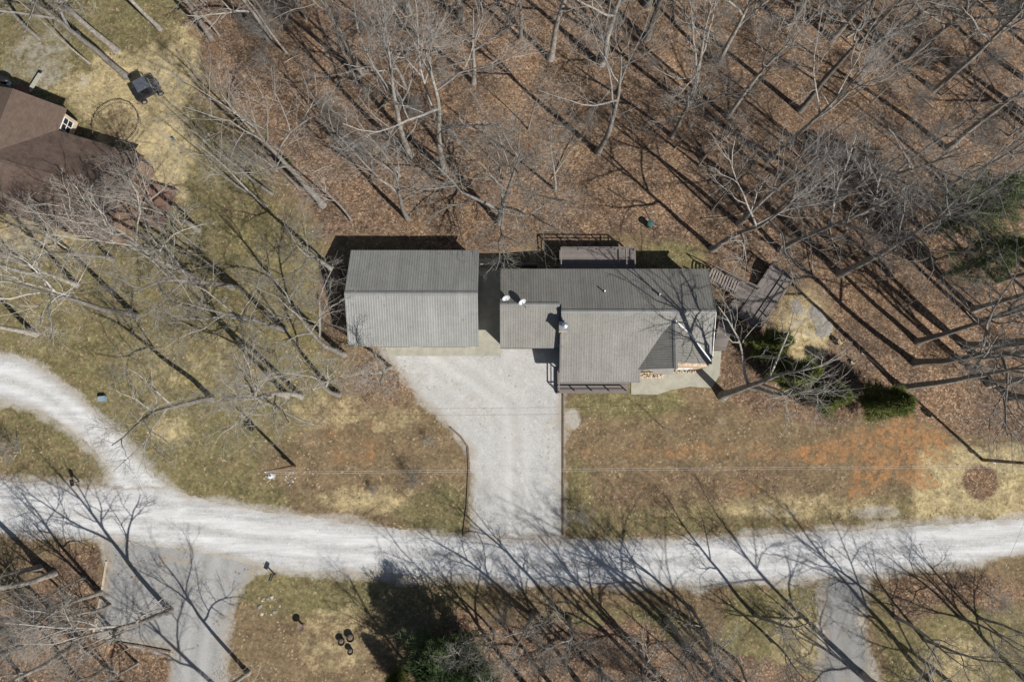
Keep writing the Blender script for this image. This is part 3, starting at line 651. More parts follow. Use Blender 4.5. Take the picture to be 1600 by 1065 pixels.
# ------------------------------------------------------------------ neighbour's brown house
NE = W(103, 169, 2.8); d1 = (W(103, 169, 2.8) - W(0, 139, 2.8)).normalized(); ang = math.atan2(d1.y, d1.x)
nb = empty('house', (NE.x, NE.y, 0), ang, 'brown shingled house with white four-pane window and cross gable', 'house')
def roof_slab(parent, pts, t=.12, name='roof', mat='shingle'):
    v = [Vector(p) for p in pts]; n = (v[1] - v[0]).cross(v[2] - v[0]).normalized()
    if n.z < 0: v.reverse(); n = -n
    k = len(v); ax = (v[1] - v[0]).normalized(); ay = n.cross(ax)
    if abs(ax.z) > .05: ax, ay = ay, -ax
    R = Matrix((ax, ay, n)).transposed(); o0 = v[0]; Ri = R.transposed()
    loc = [Ri @ (p - o0) for p in v]
    mb = MB(); vs = [tuple(p) for p in loc] + [(p.x, p.y, -t) for p in loc]
    mb.add(vs, [tuple(range(k)), tuple(range(2 * k - 1, k - 1, -1))] + [(i, k + i, k + (i + 1) % k, (i + 1) % k) for i in range(k)])
    o = mb.build(name, M[mat], parent); o.matrix_local = Matrix.Translation(o0) @ R.to_4x4(); return o
e = 2.8; pn = .33; yI = -2.35; dep = 4.6; xe = 8.9
zr2 = e + pn * dep
roof_slab(nb, [(-16, yI, e), (xe, yI, e), (xe, yI - dep, zr2), (-16, yI - dep, zr2)])
roof_slab(nb, [(-16, yI - 2 * dep, e), (xe, yI - 2 * dep, e), (xe, yI - dep, zr2), (-16, yI - dep, zr2)])
zr3 = e + pn * 4.4
roof_slab(nb, [(0, 0, e), (0, yI, e), (-4.4, yI - 4.4, zr3), (-4.4, 0, zr3)])
roof_slab(nb, [(-8.8, 0, e), (-8.8, yI, e), (-4.4, yI - 4.4, zr3), (-4.4, 0, zr3)])
MB().bar((-16, yI - dep, zr2 + .02), (xe + .01, yI - dep, zr2 + .02), .28, .05).build('ridge_cap', M['shingle'], nb)
MB().extrude([(yI - .45, 0), (yI - 2 * dep + .45, 0), (yI - 2 * dep + .45, e - .02), (yI - dep, zr2 - .16), (yI - .45, e - .02)], 'x', -15.6, xe - .25).build('wall', M['redwall'], nb)
MB().extrude([(-8.4, 0), (-.45, 0), (-.45, e - .03), (-4.4, zr3 - .16), (-8.4, e - .03)], 'y', -.35, yI - 1).build('wall', M['offwhite'], nb)
window(nb, (-.43, -1.3, 1.35), 1.25, 1.35, (1, 0, 0))
MB().bar((-8.8, .02, e - .08), (.02, .02, e - .08), .05, .13).build('gutter', M['dark'], nb)
MB().bar((.03, 0, e - .06), (.03, yI + .05, e - .06), .05, .13).build('gutter', M['timber'], nb)
MB().bar((.05, yI + .02, e - .08), (xe, yI + .02, e - .08), .05, .13).build('gutter', M['dark'], nb)
q = [Vector((NE.x, NE.y, 0)) + Matrix.Rotation(ang, 3, 'Z') @ Vector(v) for v in ((9.0, -4.2, 0), (11.6, -4.2, 0), (11.6, -8.2, 0), (9.0, -8.2, 0))]
deck('patio_deck', q, .35, 'reddish plank patio deck at the gable end of brown house', 'deck', mat='deckred')
tb = empty('patio_table', W(201, 325, .37), ang, 'blue-grey square patio table on the reddish deck', 'table')
MB().box((0, 0, .72), (.95, .95, .05)).build('table_top', M['bluegrey'], tb)
for sx in (-1, 1):
    for sy in (-1, 1): MB().bar((sx * .4, sy * .4, 0), (sx * .4, sy * .4, .7), .05).build('leg', M['dark'], tb)
gr = empty('barbecue_grill', W(14, 131), ang, 'black covered barbecue grill by the corner of brown house', 'grill')
MB().lathe([(.38, .55), (.42, .8), (.36, 1.02), (.2, 1.1), (.03, 1.12)], (0, 0, 0), 14, Matrix.Diagonal((1.7, .9, 1))).build('lid', M['black'], gr, True)
for sx in (-1, 1):
    for sy in (-1, 1): MB().bar((sx * .45, sy * .2, 0), (sx * .4, sy * .18, .6), .05).build('leg', M['dark'], gr)
MB().bar((.55, -.2, .85), (.95, -.2, .85), .4, .04).build('side_shelf', M['silver'], gr)
pv = empty('paver_pad', W(33, 141), ang, 'small red paver pad beside the barbecue grill', 'paving')
for i in range(5):
    for j in range(3): MB().box((i * .32 - .6, j * .32 - .3, .03), (.3, .3, .07)).build('paver', M['red'], pv)
wlk = slab('stepping_path', [(42, 142), (48, 144), (66, 116), (60, 114)], -.05, .03, M['concrete'])

# round flower bed edged with stones
c = W(182, 196); fb = empty('round_bed', c, 0, 'large round straw-covered bed ringed by dark edging stones', 'garden bed')
for i in range(84):
    a = 2 * math.pi * i / 84; rr = 2.38 + rs.uniform(-.05, .05) + .12 * math.sin(2 * a); s_ = rs.uniform(.045, .08)
    if 3.6 < a < 5.0 and i % 2: continue
    MB().lathe([(s_ * .8, -.02), (s_, .05), (s_ * .7, .14), (s_ * .2, .18)], (rr * math.cos(a), rr * math.sin(a), 0), 7).build('edging_stone', M['timber'], fb, recalc=False)
# utility vehicle parked on the straw
uv = empty('utility_vehicle', W(237, 145), math.atan2(.49, .87), 'dark two-seat utility vehicle with flat roof parked on straw lawn', 'utility vehicle')
MB().box((-.2, 0, .62), (2.5, 1.25, .3)).build('chassis', M['dark'], uv)
MB().extrude([(-1.45, .78), (-.55, .78), (-.55, 1.02), (-1.45, 1.02)], 'y', -.65, .65).build('cargo_bed', M['black'], uv)
MB().box((-.12, 0, 1.88), (1.25, 1.3, .05)).build('roof', M['bluegrey'], uv) ; uv.children[-1].data.materials[0] = M['slate']
MB().extrude([(.55, .7), (1.25, .7), (1.2, .95), (.6, 1.1)], 'y', -.58, .58).build('hood', M['dark'], uv)
MB().bar((.62, -.55, 1.5), (.62, .55, 1.5), .06).build('crossbar', M['silver'], uv)
for sx in (-.7, .5):
    for sy in (-.58, .58): MB().bar((sx, sy, .78), (sx * .85, sy, 1.86), .05).build('cage_post', M['dark'], uv)
for sy in (-.3, .3): MB().extrude([(-.5, .78), (0, .78), (0, .95), (-.38, .97), (-.48, 1.4), (-.58, 1.4)], 'y', sy - .25, sy + .25).build('seat', M['black'], uv)
for sx in (-1.0, .85):
    for sy in (-.68, .68):
        wh = MB().lathe([(.2, -.12), (.32, -.11), (.33, 0), (.32, .11), (.2, .12)], (sx, sy, .33), 16, Matrix.Rotation(math.pi / 2, 3, 'X')).build('wheel', M['rubber'], uv)
        MB().lathe([(.17, -.135), (.18, .135)], (sx, sy, .33), 12, Matrix.Rotation(math.pi / 2, 3, 'X')).build('rim', M['silver'], wh)

# ------------------------------------------------------------------ poles, wires, mailboxes and yard pieces
def util_pole(px, py, hgt, lab, side):
    p = W(px, py); o = empty('utility_pole', p, 0, lab, 'utility pole')
    MB().lathe([(.17, -.1), (.16, 1), (.13, hgt * .6), (.11, hgt)], (0, 0, 0), 12).build('shaft', M['pole'], o, True)
    MB().bar((0, -.14, hgt - .45), (0, .14, hgt - .45), .1, .12).build('bracket', M['silver'], o)
    t = MB().lathe([(.05, 0), (.26, .02), (.28, .1), (.28, .75), (.25, .82), (.1, .9)], (side * .12, -.42, hgt - 2.1), 16).build('transformer', M['dishgrey'], o, True)
    for k in (-1, 1): MB().lathe([(.045, 0), (.06, .06), (.04, .1), (.06, .16), (.03, .24)], (side * .12 + k * .11, -.42, hgt - 1.25), 8).build('bushing', M['dark'], t)
    MB().lathe([(.04, 0), (.08, .05), (.05, .1), (.08, .16), (.04, .24)], (0, 0, hgt), 8).build('insulator', M['dishgrey'], o)
    MB().box((0, -.17, 1.4), (.3, .12, .45)).build('meter_box', M['silver'], o)
    return p, hgt
pA, hA = util_pole(460, 728, 7.6, 'wooden utility pole with grey transformer on the brown lawn beside branch road', -1)
pB, hB = util_pole(1535, 718, 8.6, 'wooden utility pole with grey transformer beside the round leaf bed', 1)
def wire(a, b, sag, lab, r=.013):
    a = Vector(a); b = Vector(b); n = 28; pts = [a.lerp(b, i / n) - Vector((0, 0, sag * 4 * (i / n) * (1 - i / n))) for i in range(n + 1)]
    mb = MB(); d = (b - a).normalized(); y = Vector((0, 0, 1)).cross(d).normalized(); z = d.cross(y); vs = []; fs = []
    for p in pts:
        for k in range(4): an = k * math.pi / 2; vs.append(p + y * (math.cos(an) * r) + z * (math.sin(an) * r))
    for i in range(n):
        for k in range(4): fs.append((i * 4 + k, i * 4 + (k + 1) % 4, i * 4 + 4 + (k + 1) % 4, i * 4 + 4 + k))
    o = mb.add(vs, fs).build('overhead_wire', M['wire']); tag(o, lab, 'wire', 'wires between the poles')
wire((pA.x, pA.y, hA + .22), (pB.x, pB.y, hB + .22), .9, 'upper pale overhead wire strung between the two utility poles', .010)
wire((pA.x, pA.y - .2, hA - .35), (pB.x, pB.y - .2, hB - .35), .95, 'lower pale overhead wire strung between the two utility poles', .010)
wire((pB.x, pB.y, hB - .3), (W(1400, 1090).x, W(1400, 1090).y, 7.0), .5, 'thin service wire crossing the road from the pole by leaf bed', .012)
def mailbox(px, py, rz, lab):
    o = empty('mailbox', W(px, py), rz, lab, 'mailbox', 'mailboxes by the road')
    MB().bar((0, 0, -.05), (0, 0, 1.05), .1).build('post', M['timber'], o)
    prof = [(-.1, 1.05), (.1, 1.05), (.1, 1.2)] + [(.1 * math.cos(a), 1.2 + .1 * math.sin(a)) for a in (math.pi / 4, math.pi / 2, 3 * math.pi / 4)] + [(-.1, 1.2)]
    b_ = MB().extrude([(x_ * 1.3, z_) for x_, z_ in prof], 'y', -.32, .28).build('box', M['black'], o)
    MB().box((0, .29, 1.17), (.24, .02, .22)).build('door', M['dark'], b_); MB().box((.15, 0, 1.28), (.015, .05, .2)).build('flag', M['red'], b_)
mailbox(124, 752, .3, 'black mailbox on a post in the grass wedge between the roads')
mailbox(430, 897, 2.8, 'black mailbox on a post beside the road near stone ring')
tc = empty('trash_can', G(1014, 353), 0, 'round green lidded can standing behind the house', 'trash can')
MB().lathe([(.25, 0), (.27, .05), (.33, .8), (.33, .85)], (0, 0, 0), 18).build('body', M['trash'], tc); MB().lathe([(.35, .84), (.36, .9), (.3, .96), (.05, 1.0)], (0, 0, 0), 18).build('lid', M['trash'], tc)
gb = empty('bucket', G(272, 219), 0, 'small green bucket on the straw lawn by the woods', 'bucket'); MB().lathe([(.13, 0), (.18, .35), (.16, .35), (.12, .05)], (0, 0, 0), 14).build('body', M['trash'], gb); MB().bar((-.17, 0, .36), (.17, 0, .36), .02).build('handle', M['silver'], gb)
wb = empty('bucket', G(124, 54), 0, 'white bucket standing between the trunks near brown house', 'bucket'); MB().lathe([(.15, 0), (.2, .4), (.18, .4), (.14, .05)], (0, 0, 0), 14).build('body', M['white'], wb); MB().bar((-.19, 0, .41), (.19, 0, .41), .02).build('handle', M['silver'], wb)
eb = empty('electrical_box', W(163, 623), .1, 'pale blue-grey utility box in grass by the branch road', 'utility box'); MB().box((0, 0, .3), (.6, .45, .5)).build('cabinet', M['bluegrey'], eb); MB().box((0, 0, .52), (.66, .5, .05)).build('lid', M['bluegrey'], eb)
bb = empty('bird_bath', W(474, 976), 0, 'stone bird bath standing alone on the lower lawn', 'bird bath')
MB().lathe([(.2, 0), (.2, .08), (.09, .15), (.08, .75), (.14, .82)], (0, 0, 0), 14).build('pedestal', M['timber'], bb); MB().lathe([(.1, .8), (.3, .88), (.36, .97), (.32, .97), (.1, .88)], (0, 0, 0), 18).build('bowl', M['timber'], bb)
for (px, py, r_, lab) in ((535, 1000, .3, 'black pot beside the smallest pot of the three'), (549, 994, .34, 'largest black pot of the three on the lower lawn'), (549, 1015, .26, 'small black pot with pale stones, lowest of three')):
    o = empty('planter_pot', W(px, py), 0, lab, 'planter', 'pots on the lower lawn')
    MB().lathe([(r_ * .7, 0), (r_, .42), (r_ * 1.08, .43), (r_ * 1.08, .5), (r_ * .92, .5), (r_ * .88, .36)], (0, 0, 0), 16).build('pot', M['black'], o); MB().lathe([(r_ * .88, .34), (r_ * .5, .4), (.02, .42)], (0, 0, 0), 14).build('soil', M['timber'], o)
def rock_mesh(seed):
    r = random.Random(seed); mb = MB(); n = 8; pr = [(.55, 0), (1, .25), (.9, .6), (.45, .85)]
    mb.lathe(pr, (0, 0, 0), n); mb.v = [(x * r.uniform(.8, 1.2), y * r.uniform(.8, 1.2), z * r.uniform(.85, 1.15)) for x, y, z in mb.v]
    return mb.mesh('rock', M['rock'])
RK = [rock_mesh(i) for i in range(4)]
RKB = RK[1].copy(); RKB.materials[0] = M['boulder']
sr = empty('stone_ring', W(420, 947), 0, 'ring of rough field stones around a bare patch on lower lawn', 'stone ring')
for i in range(15):
    a = 2 * math.pi * i / 15 + rs.uniform(-.15, .15); s_ = rs.uniform(.07, .2); o = link('stone', RKB if i % 3 else RK[0], sr, (.95 * math.cos(a) + rs.uniform(-.22, .22), .8 * math.sin(a) + rs.uniform(-.22, .22), -.03), (0, 0, a)); o.scale = (s_, s_, s_ * .9)
pr_ = empty('stone_ring', W(452, 743), 0, 'small heap of pale stones at the foot of the utility pole', 'stone ring')
for i in range(14):
    a = 2 * math.pi * i / 14; s_ = rs.uniform(.06, .13); o = link('stone', RKB if i % 2 else RK[2], pr_, (.6 * math.cos(a) * rs.uniform(.3, 1), .7 * math.sin(a) * rs.uniform(.3, 1) - .2, -.02), (0, 0, a)); o.scale = (s_,) * 3
for (px, py, s_, lab) in ((1276, 492, .8, 'flat grey boulder on the sandy bed behind the side deck'), (1287, 515, .75, 'grey boulder at the leaf-littered rim of the sandy bed'), (1245, 480, .6, 'pale broken rock next to the deck railing')):
    p = G(px, py); o = link('boulder', RKB, None, (p.x, p.y, p.z - .1), (0, 0, rs.uniform(0, 6))); o.scale = (s_, s_ * 1.5, s_ * .3); tag(o, lab, 'rock', 'rocks by the side deck')
def stump(px, py, r_, hh, lab):
    p = G(px, py); o = empty('tree_stump', p, 0, lab, 'stump')
    MB().lathe([(r_ * 1.5, -.05), (r_ * 1.1, .12), (r_, hh)], (0, 0, 0), 11).build('bark', M['bark'], o); MB().lathe([(r_ * .96, hh), (r_ * .9, hh + .02)], (0, 0, 0), 11).build('cut_face', M['stump'], o)
    MB().bar((r_ * .5, 0, hh - .02), (r_ * .95, .08, hh + .45), .1).build('splinter', M['stump'], o)
stump(1308, 535, .28, .7, 'splintered tree stump at the rim of the sandy bed'); stump(1330, 566, .2, .3, 'low orange cut stump in the leaves near the cedars')

# ------------------------------------------------------------------ bare hardwoods
def tubes(polys):
    """polys: list of (points Nx3, radii N, sides) -> verts, quads"""
    V = []; F = []; base = 0; groups = {}
    for p, r, k in polys: groups.setdefault((len(p), k), []).append((p, r))
    for (n, k), items in groups.items():
        P = np.array([i[0] for i in items], float); R = np.array([i[1] for i in items], float); m = len(items)
        T = np.gradient(P, axis=1); T /= np.linalg.norm(T, axis=2, keepdims=True) + 1e-9
        mean = T.mean(1); ref = np.zeros((m, 3)); ref[np.arange(m), np.argmin(np.abs(mean), 1)] = 1
        U = np.cross(T, ref[:, None, :]); U /= np.linalg.norm(U, axis=2, keepdims=True) + 1e-9; Vv = np.cross(T, U)
        an = np.arange(k) * 2 * math.pi / k
        ring = P[:, :, None, :] + R[:, :, None, None] * (np.cos(an)[None, None, :, None] * U[:, :, None, :] + np.sin(an)[None, None, :, None] * Vv[:, :, None, :])
        V.append(ring.reshape(-1, 3)); ids = base + np.arange(m * n * k).reshape(m, n, k); nx_ = np.roll(ids, -1, 2)
        F.append(np.stack([ids[:, :-1], nx_[:, :-1], nx_[:, 1:], ids[:, 1:]], -1).reshape(-1, 4)); base += m * n * k
    return np.concatenate(V), np.concatenate(F)
def nrm(v):
    l = math.sqrt(v[0] * v[0] + v[1] * v[1] + v[2] * v[2]) + 1e-9; return (v[0] / l, v[1] / l, v[2] / l)
def grow(r, p, d, L, rad, lev, S, out):
    n = S['seg'][lev]; pts = [p]; rs_ = [rad]; dirs = [d]; wob = S['wob'][lev]; tro = S['tro'][lev]; step = L / n; tip = S['tip'][lev]
    for i in range(n):
        d = nrm((d[0] + r.gauss(0, wob), d[1] + r.gauss(0, wob), d[2] + r.gauss(0, wob) + tro))
        p = (p[0] + d[0] * step, p[1] + d[1] * step, p[2] + d[2] * step); t = (i + 1) / n
        pts.append(p); rs_.append(rad * (1 - t * (1 - tip))); dirs.append(d)
    out[lev].append((pts, rs_, S['side'][lev]))
    if lev + 1 >= len(S['seg']): return
    nc = max(1, int(S['num'][lev] * r.uniform(.75, 1.25) * (1 if lev == 0 else min(1.3, .45 + L / S['ref'][lev])))); t0 = S['start'][lev]; az = r.uniform(0, 6.28)
    for c_ in range(nc):
        t = t0 + (1 - t0) * ((c_ + r.random()) / nc); t = min(t, .985); fi = t * n; i = min(int(fi), n - 1); f = fi - i
        q = tuple(pts[i][k] * (1 - f) + pts[i + 1][k] * f for k in range(3)); dd = dirs[i + 1]; rr = rs_[i] * (1 - f) + rs_[i + 1] * f
        az += 2.4 + r.uniform(-.5, .5); an = math.radians(r.uniform(*S['ang'][lev])) * (1 - .35 * t if lev == 0 else 1)
        ref = (0, 0, 1) if abs(dd[2]) < .9 else (1, 0, 0)
        u = nrm((dd[1] * ref[2] - dd[2] * ref[1], dd[2] * ref[0] - dd[0] * ref[2], dd[0] * ref[1] - dd[1] * ref[0])); v = (dd[1] * u[2] - dd[2] * u[1], dd[2] * u[0] - dd[0] * u[2], dd[0] * u[1] - dd[1] * u[0])
        ca, sa, cz, sz = math.cos(an), math.sin(an), math.cos(az), math.sin(az)
        nd = nrm(tuple(dd[k] * ca + sa * (u[k] * cz + v[k] * sz) for k in range(3)))
        cl = L * S['len'][lev] * r.uniform(.7, 1.2) * (1.15 - .6 * ((t - t0) / (1 - t0 + 1e-6)) ** 1.5)
        grow(r, q, nd, cl, max(min(rr * S['rr'][lev] * r.uniform(.8, 1.1), rr * .9), S['rmin']), lev + 1, S, out)
def style(**k):
    S = dict(seg=(12, 7, 5, 4, 2), wob=(.035, .13, .16, .2, .2), tro=(.02, .07, .05, .03, .02), tip=(.16, .22, .3, .4, .5), side=(8, 5, 3, 3, 3),
             num=(10, 7, 5, 4), start=(.42, .22, .18, .12), ang=((30, 56), (28, 55), (28, 58), (30, 60)), len=(.29, .5, .5, .5), rr=(.6, .68, .68, .7), rmin=.006, ref=(1, 5, 2.4, 1.2))
    S.update(k); return S
def make_tree(seed, name, hgt, rad, S, lean=(0, 0), trunk_mat='bark', limb_mat='limb'):
    r = random.Random(seed); out = [[] for _ in S['seg']]
    grow(r, (0, 0, -.25), nrm((lean[0], lean[1], 1)), hgt, rad, 0, S, out)
    tr = out[0]; p, ra, k = tr[0]; ra = list(ra); ra[0] = rad * 1.45
    root = bpy.data.objects.new(name, None); root['category'] = 'tree'; root.empty_display_size = .4
    V, F = tubes([(p, ra, k)]); a = bpy.data.objects.new('trunk', np_mesh('trunk', V, F, M[trunk_mat])); a.parent = root
    V, F = tubes([x for l_ in out[1:] for x in l_]); b = bpy.data.objects.new('crown', np_mesh('crown', V, F, M[limb_mat])); b.parent = root
    return root
forest = style()
TREES = {}
vase = dict(num=(6.5, 7, 4.4, 3), start=(.40, .2, .18, .12), ang=((22, 48), (28, 56), (28, 60), (30, 62)), len=(.50, .42, .48, .5), rr=(.74, .66, .7, .7), wob=(.045, .12, .18, .22, .22), rmin=.008)
for i, (hh, rr, kw) in enumerate([
    (19, .32, vase), (21, .34, dict(vase, start=(.48, .2, .18, .12), num=(6, 7, 4.4, 3))), (17, .28, dict(vase, start=(.34, .2, .18, .12), ang=((30, 58), (28, 58), (28, 60), (30, 62)), len=(.44, .44, .48, .5))),
    (20, .29, dict(num=(9, 6, 4.4, 3), start=(.48, .2, .18, .12), ang=((26, 50), (28, 50), (28, 58), (30, 60)), len=(.32, .5, .5, .5), rr=(.66, .7, .68, .7), rmin=.007))]):
    TREES['F%d' % i] = make_tree(100 + i, 'bare_tree', hh, rr, style(**kw), limb_mat='limbD')
for i, (hh, rr) in enumerate([(12, .11), (14, .13), (10, .09)]):           # slender understory
    TREES['S%d' % i] = make_tree(200 + i, 'young_tree', hh, rr, style(num=(7, 5, 4, 2.6), start=(.35, .2, .15, .1), len=(.26, .5, .5, .5), side=(6, 3, 3, 3, 3), ang=((25, 48), (25, 50), (30, 60), (30, 65)), rmin=.005, ref=(1, 3, 1.4, .8)), limb_mat='limbD')
for i, hh in enumerate((17, 18, 16)):                                      # open-grown lawn trees with pale crooked limbs
    TREES['L%d' % i] = make_tree(300 + i, 'bare_tree', hh, .27, style(num=(8, 6, 5, 3.4), start=(.42, .25, .2, .12), len=(.35, .5, .48, .5), wob=(.05, .17, .22, .24, .24), ang=((35, 62), (32, 60), (32, 65), (30, 65)), rr=(.66, .7, .68, .7), rmin=.007), limb_mat='limbW')
TREES['H0'] = make_tree(401, 'spreading_tree', 15, .34, style(num=(11, 8, 6, 4), start=(.2, .22, .15, .12), len=(.62, .5, .48, .5), wob=(.05, .15, .2, .22, .2), ang=((50, 78), (35, 62), (35, 65), (30, 65)), rr=(.66, .7, .68, .7), tro=(.02, .08, .05, .03, .02)), limb_mat='limbW')
TREES['H1'] = make_tree(402, 'spreading_tree', 15, .32, style(num=(8, 7, 5, 3.6), start=(.4, .22, .18, .12), len=(.42, .5, .48, .5), wob=(.05, .2, .24, .24, .2), ang=((45, 75), (35, 65), (35, 70), (30, 65)), rr=(.68, .7, .68, .7)), limb_mat='limbW')
TREES['H2'] = make_tree(405, 'spreading_tree', 16, .40, style(num=(6, 5, 4, 3), start=(.36, .3, .22, .15), len=(.46, .5, .5, .5), wob=(.06, .16, .22, .24, .2), ang=((34, 62), (32, 60), (32, 65), (30, 65)), rr=(.72, .72, .68, .7)), limb_mat='limbW')
TREES['B0'] = make_tree(501, 'bare_shrub', 2.6, .035, style(seg=(5, 5, 4, 3), side=(5, 3, 3, 3), wob=(.1, .15, .2, .2), tro=(.03, .05, .03, .02), tip=(.3, .4, .5, .5), num=(20, 8, 5), start=(.04, .15, .1), ang=((30, 65), (25, 55), (30, 60)), len=(.75, .5, .5), rr=(.7, .6, .6), rmin=.005, ref=(1, 1.6, .8)), limb_mat='limbD')
TREES['B1'] = make_tree(502, 'bare_shrub', 4.2, .045, style(seg=(6, 6, 4, 3), side=(5, 3, 3, 3), wob=(.08, .12, .2, .2), tro=(.03, .06, .03, .02), tip=(.3, .4, .5, .5), num=(16, 10, 6), start=(.05, .15, .1), ang=((18, 45), (25, 50), (30, 60)), len=(.75, .45, .5), rr=(.7, .6, .6), rmin=.005, ref=(1, 2.4, 1.0)), limb_mat='limbD')
for k_ in ('B0', 'B1'): TREES[k_]['category'] = 'shrub'
def zone(px, py):
    if py > 640:
        if px < 300: return 'in the leaf bed beside the parking pad'
        if px < 620: return 'on the lower lawn below the stone ring'
        if px < 880: return 'next to the evergreen thicket below the road'
        if px < 1110: return 'on the brushy bank opposite the front lawn'
        if px < 1300: return 'on the bank short of the side driveway'
        if px < 1480: return 'on the bank just past the side driveway'
        return 'on the bank opposite the round leaf bed'
    if px < 600: a = 'uphill of the straw lawn' if py < 200 else 'beside the garage end wall'
    elif px < 760: a = 'behind the garage'
    elif px < 900: a = 'behind the breezeway'
    elif px < 1110: a = 'behind the rear deck'
    elif py > 470: a = 'upslope of the sandy bed'
    elif px < 1270: a = 'behind the slatted stairs'
    elif px < 1430: a = 'beyond the side deck'
    else: a = 'around the pines'
    d = '' if a in ('upslope of the sandy bed', 'beside the garage end wall') else ('deep in the woods ' if py < 90 else 'in the middle woods ' if py < 230 else 'close in the woods ')
    return (d or 'in the woods ') + a
def put(kind, px, py, hscale=1.0, rz=None, label=None, group=None, tilt=None, name=None):
    if label in ZL:
        zz = zone(px, py)
        if zz: label = ZL[label] + ' ' + zz
    p = G(px, py); src = TREES[kind]; r = random.Random(int(px * 7 + py * 13))
    o = place(src, p, r.uniform(0, 6.28) if rz is None else rz, hscale, tilt or (r.gauss(0, .035), r.gauss(0, .035)), label, group)
    return o
ZL = {'tall bare grey tree in the leaf-littered woods uphill of the houses': 'tall bare grey tree', 'slender bare young tree in the leaf-littered woods uphill of the houses': 'slender bare young tree',
      'low bare brush clump among the fallen leaves of the woods': 'low bare brush clump',
      'small bare tree on the brushy bank below the gravel road': 'small bare tree', 'bare grey tree in the brown woods below the gravel road': 'tall bare tree'}
LAWN = 'bare trees on the lawn beside the garage'
for kind, px, py, sc, lab in [
    ('L0', 213, 493, 1.12, 'tall bare lawn tree standing alone uphill of the branch road bend'),
    ('L1', 331, 622, 1.0, 'bare lawn tree nearest the pole with transformer and branch road'),
    ('L2', 56, 522, .95, 'bare tree on grass right beside the branch road edge'),
    ('L0', 537, 553, 1.0, 'bare tree against the end wall of the garage'),
    ('L2', 529, 616, .9, 'bare tree on the brown lawn in front of the garage corner'),
    ('L1', 448, 618, 1.0, 'bare lawn tree paired with a close twin, farther from garage'),
    ('L2', 470, 619, 1.0, 'bare lawn tree paired with a close twin, nearer the garage'),
    ('L1', 309, 359, .95, 'bare tree on olive grass near the patio deck'),
    ('L0', 444, 515, 1.05, 'bare tree on grass midway between branch road and garage'),
    ('L2', 525, 428, .95, 'bare pale-limbed tree at the back corner of the garage'),
    ('L1', 363, 448, 1.0, 'bare tree on open grass between the two houses'),
    ('L0', 299, 430, .95, 'bare tree on grass downhill from the patio table'),
    ('H1', 610, 574, .62, 'low bare tree at the gravel edge reaching over the garage roof'),
    ('L2', 120, 445, .9, 'bare tree casting shade on the brown shingled house'),
    ('L1', 62, 430, .85, 'bare tree screening the back roof of the brown house'), ('L0', 250, 395, .85, 'bare tree just off the corner of the patio deck'),
    ('L1', 175, 405, .85, 'bare tree standing close to the wall of brown house')]:
    put(kind, px, py, sc, None, lab, LAWN)
WOOD = 'tall bare trees of the woods behind the house'
for kind, px, py, sc, lab in [
    ('H0', 780, 347, .95, 'wide spreading bare tree directly behind the breezeway fence'),
    ('F0', 693, 268, 1.1, 'tall bare woods tree with a straight trunk behind the garage'),
    ('F1', 641, 243, .95, 'bare woods tree behind the garage beside a straighter taller one'),
    ('F2', 637, 341, .85, 'bare twiggy tree just behind the garage back wall'),
    ('F1', 504, 320, 1.0, 'tall bare tree at the edge of leaf litter and grass'),
    ('F0', 1113, 389, .9, 'bare tree on the mossy patch behind the slatted stairs'),
    ('F1', 1312, 428, 1.0, 'bare woods tree with thick trunk beyond the side deck'),
    ('F3', 1433, 534, 1.0, 'bare tree in the leaves upslope of the sandy bed'),
    ('F0', 1430, 567, 1.05, 'thick bare tree in the leaves beyond the splintered stump'),
    ('F1', 1406, 605, .95, 'bare tree in the leaves directly behind the dark cedar'),
    ('F2', 1219, 391, 1.0, 'bare tree whose branches hang over the side deck'),
    ('H2', 1129, 619, 1.0, 'big crooked bare tree at the entry walk shading the gable roof')]:
    put(kind, px, py, sc, None, lab, WOOD)
TW = 'tall bare grey tree in the leaf-littered woods uphill of the houses'
for i, (px, py) in enumerate([(644, 170), (564, 116), (420, 62), (813, 60), (860, 92), (1123, 100), (1137, 182), (1250, 172), (1300, 307), (1287, 325), (1340, 338), (1402, 338), (1155, 349), (1367, 76), (1420, 89), (1522, 483), (1527, 503), (1510, 541), (1527, 558), (1480, 232), (1050, 213), (1075, 163), (935, 238), (1200, 250), (940, 100), (1010, 60), (740, 130), (720, 30), (1300, 60), (1540, 330), (1560, 440), (1230, 40), (640, 20), (1010, 10), (1460, 140), (1580, 620), (1545, 600)]):
    put(['F0', 'F1', 'F2', 'F3'][(i * 7 + px) % 4], px, py, .82 + .3 * ((i * 37) % 10) / 10, None, TW, WOOD)
TS = 'slender bare young tree in the leaf-littered woods uphill of the houses'
wr = random.Random(11)
SP = [(498, 168), (549, 344), (637, 255), (434, 268), (416, 322), (524, 215), (625, 275), (868, 297), (1055, 232), (1092, 258), (467, 296), (417, 269), (600, 60), (480, 30)]
tries = 0
taken = [(780, 347), (693, 268), (504, 320)] + SP
while len(SP) < 62 and tries < 4000:
    tries += 1; px = wr.uniform(320, 1680); py = wr.uniform(-160, 640)
    if px < 520 and py > 60 + (px - 320) * 1.3: continue
    if py > 340 and px < 1230: continue
    if py > 600 and px < 1480: continue
    if 1180 < px < 1420 and py > 420: continue
    if 640 < px < 1100 and py > 230: continue
    if min((px - a) ** 2 + (py - b) ** 2 for a, b in taken) < 48 ** 2: continue
    SP.append((px, py)); taken.append((px, py))
for i, (px, py) in enumerate(SP): put(['S0', 'S1', 'S2'][i % 3], px, py, wr.uniform(.75, 1.2), None, TS, 'young trees of the woods behind the house')
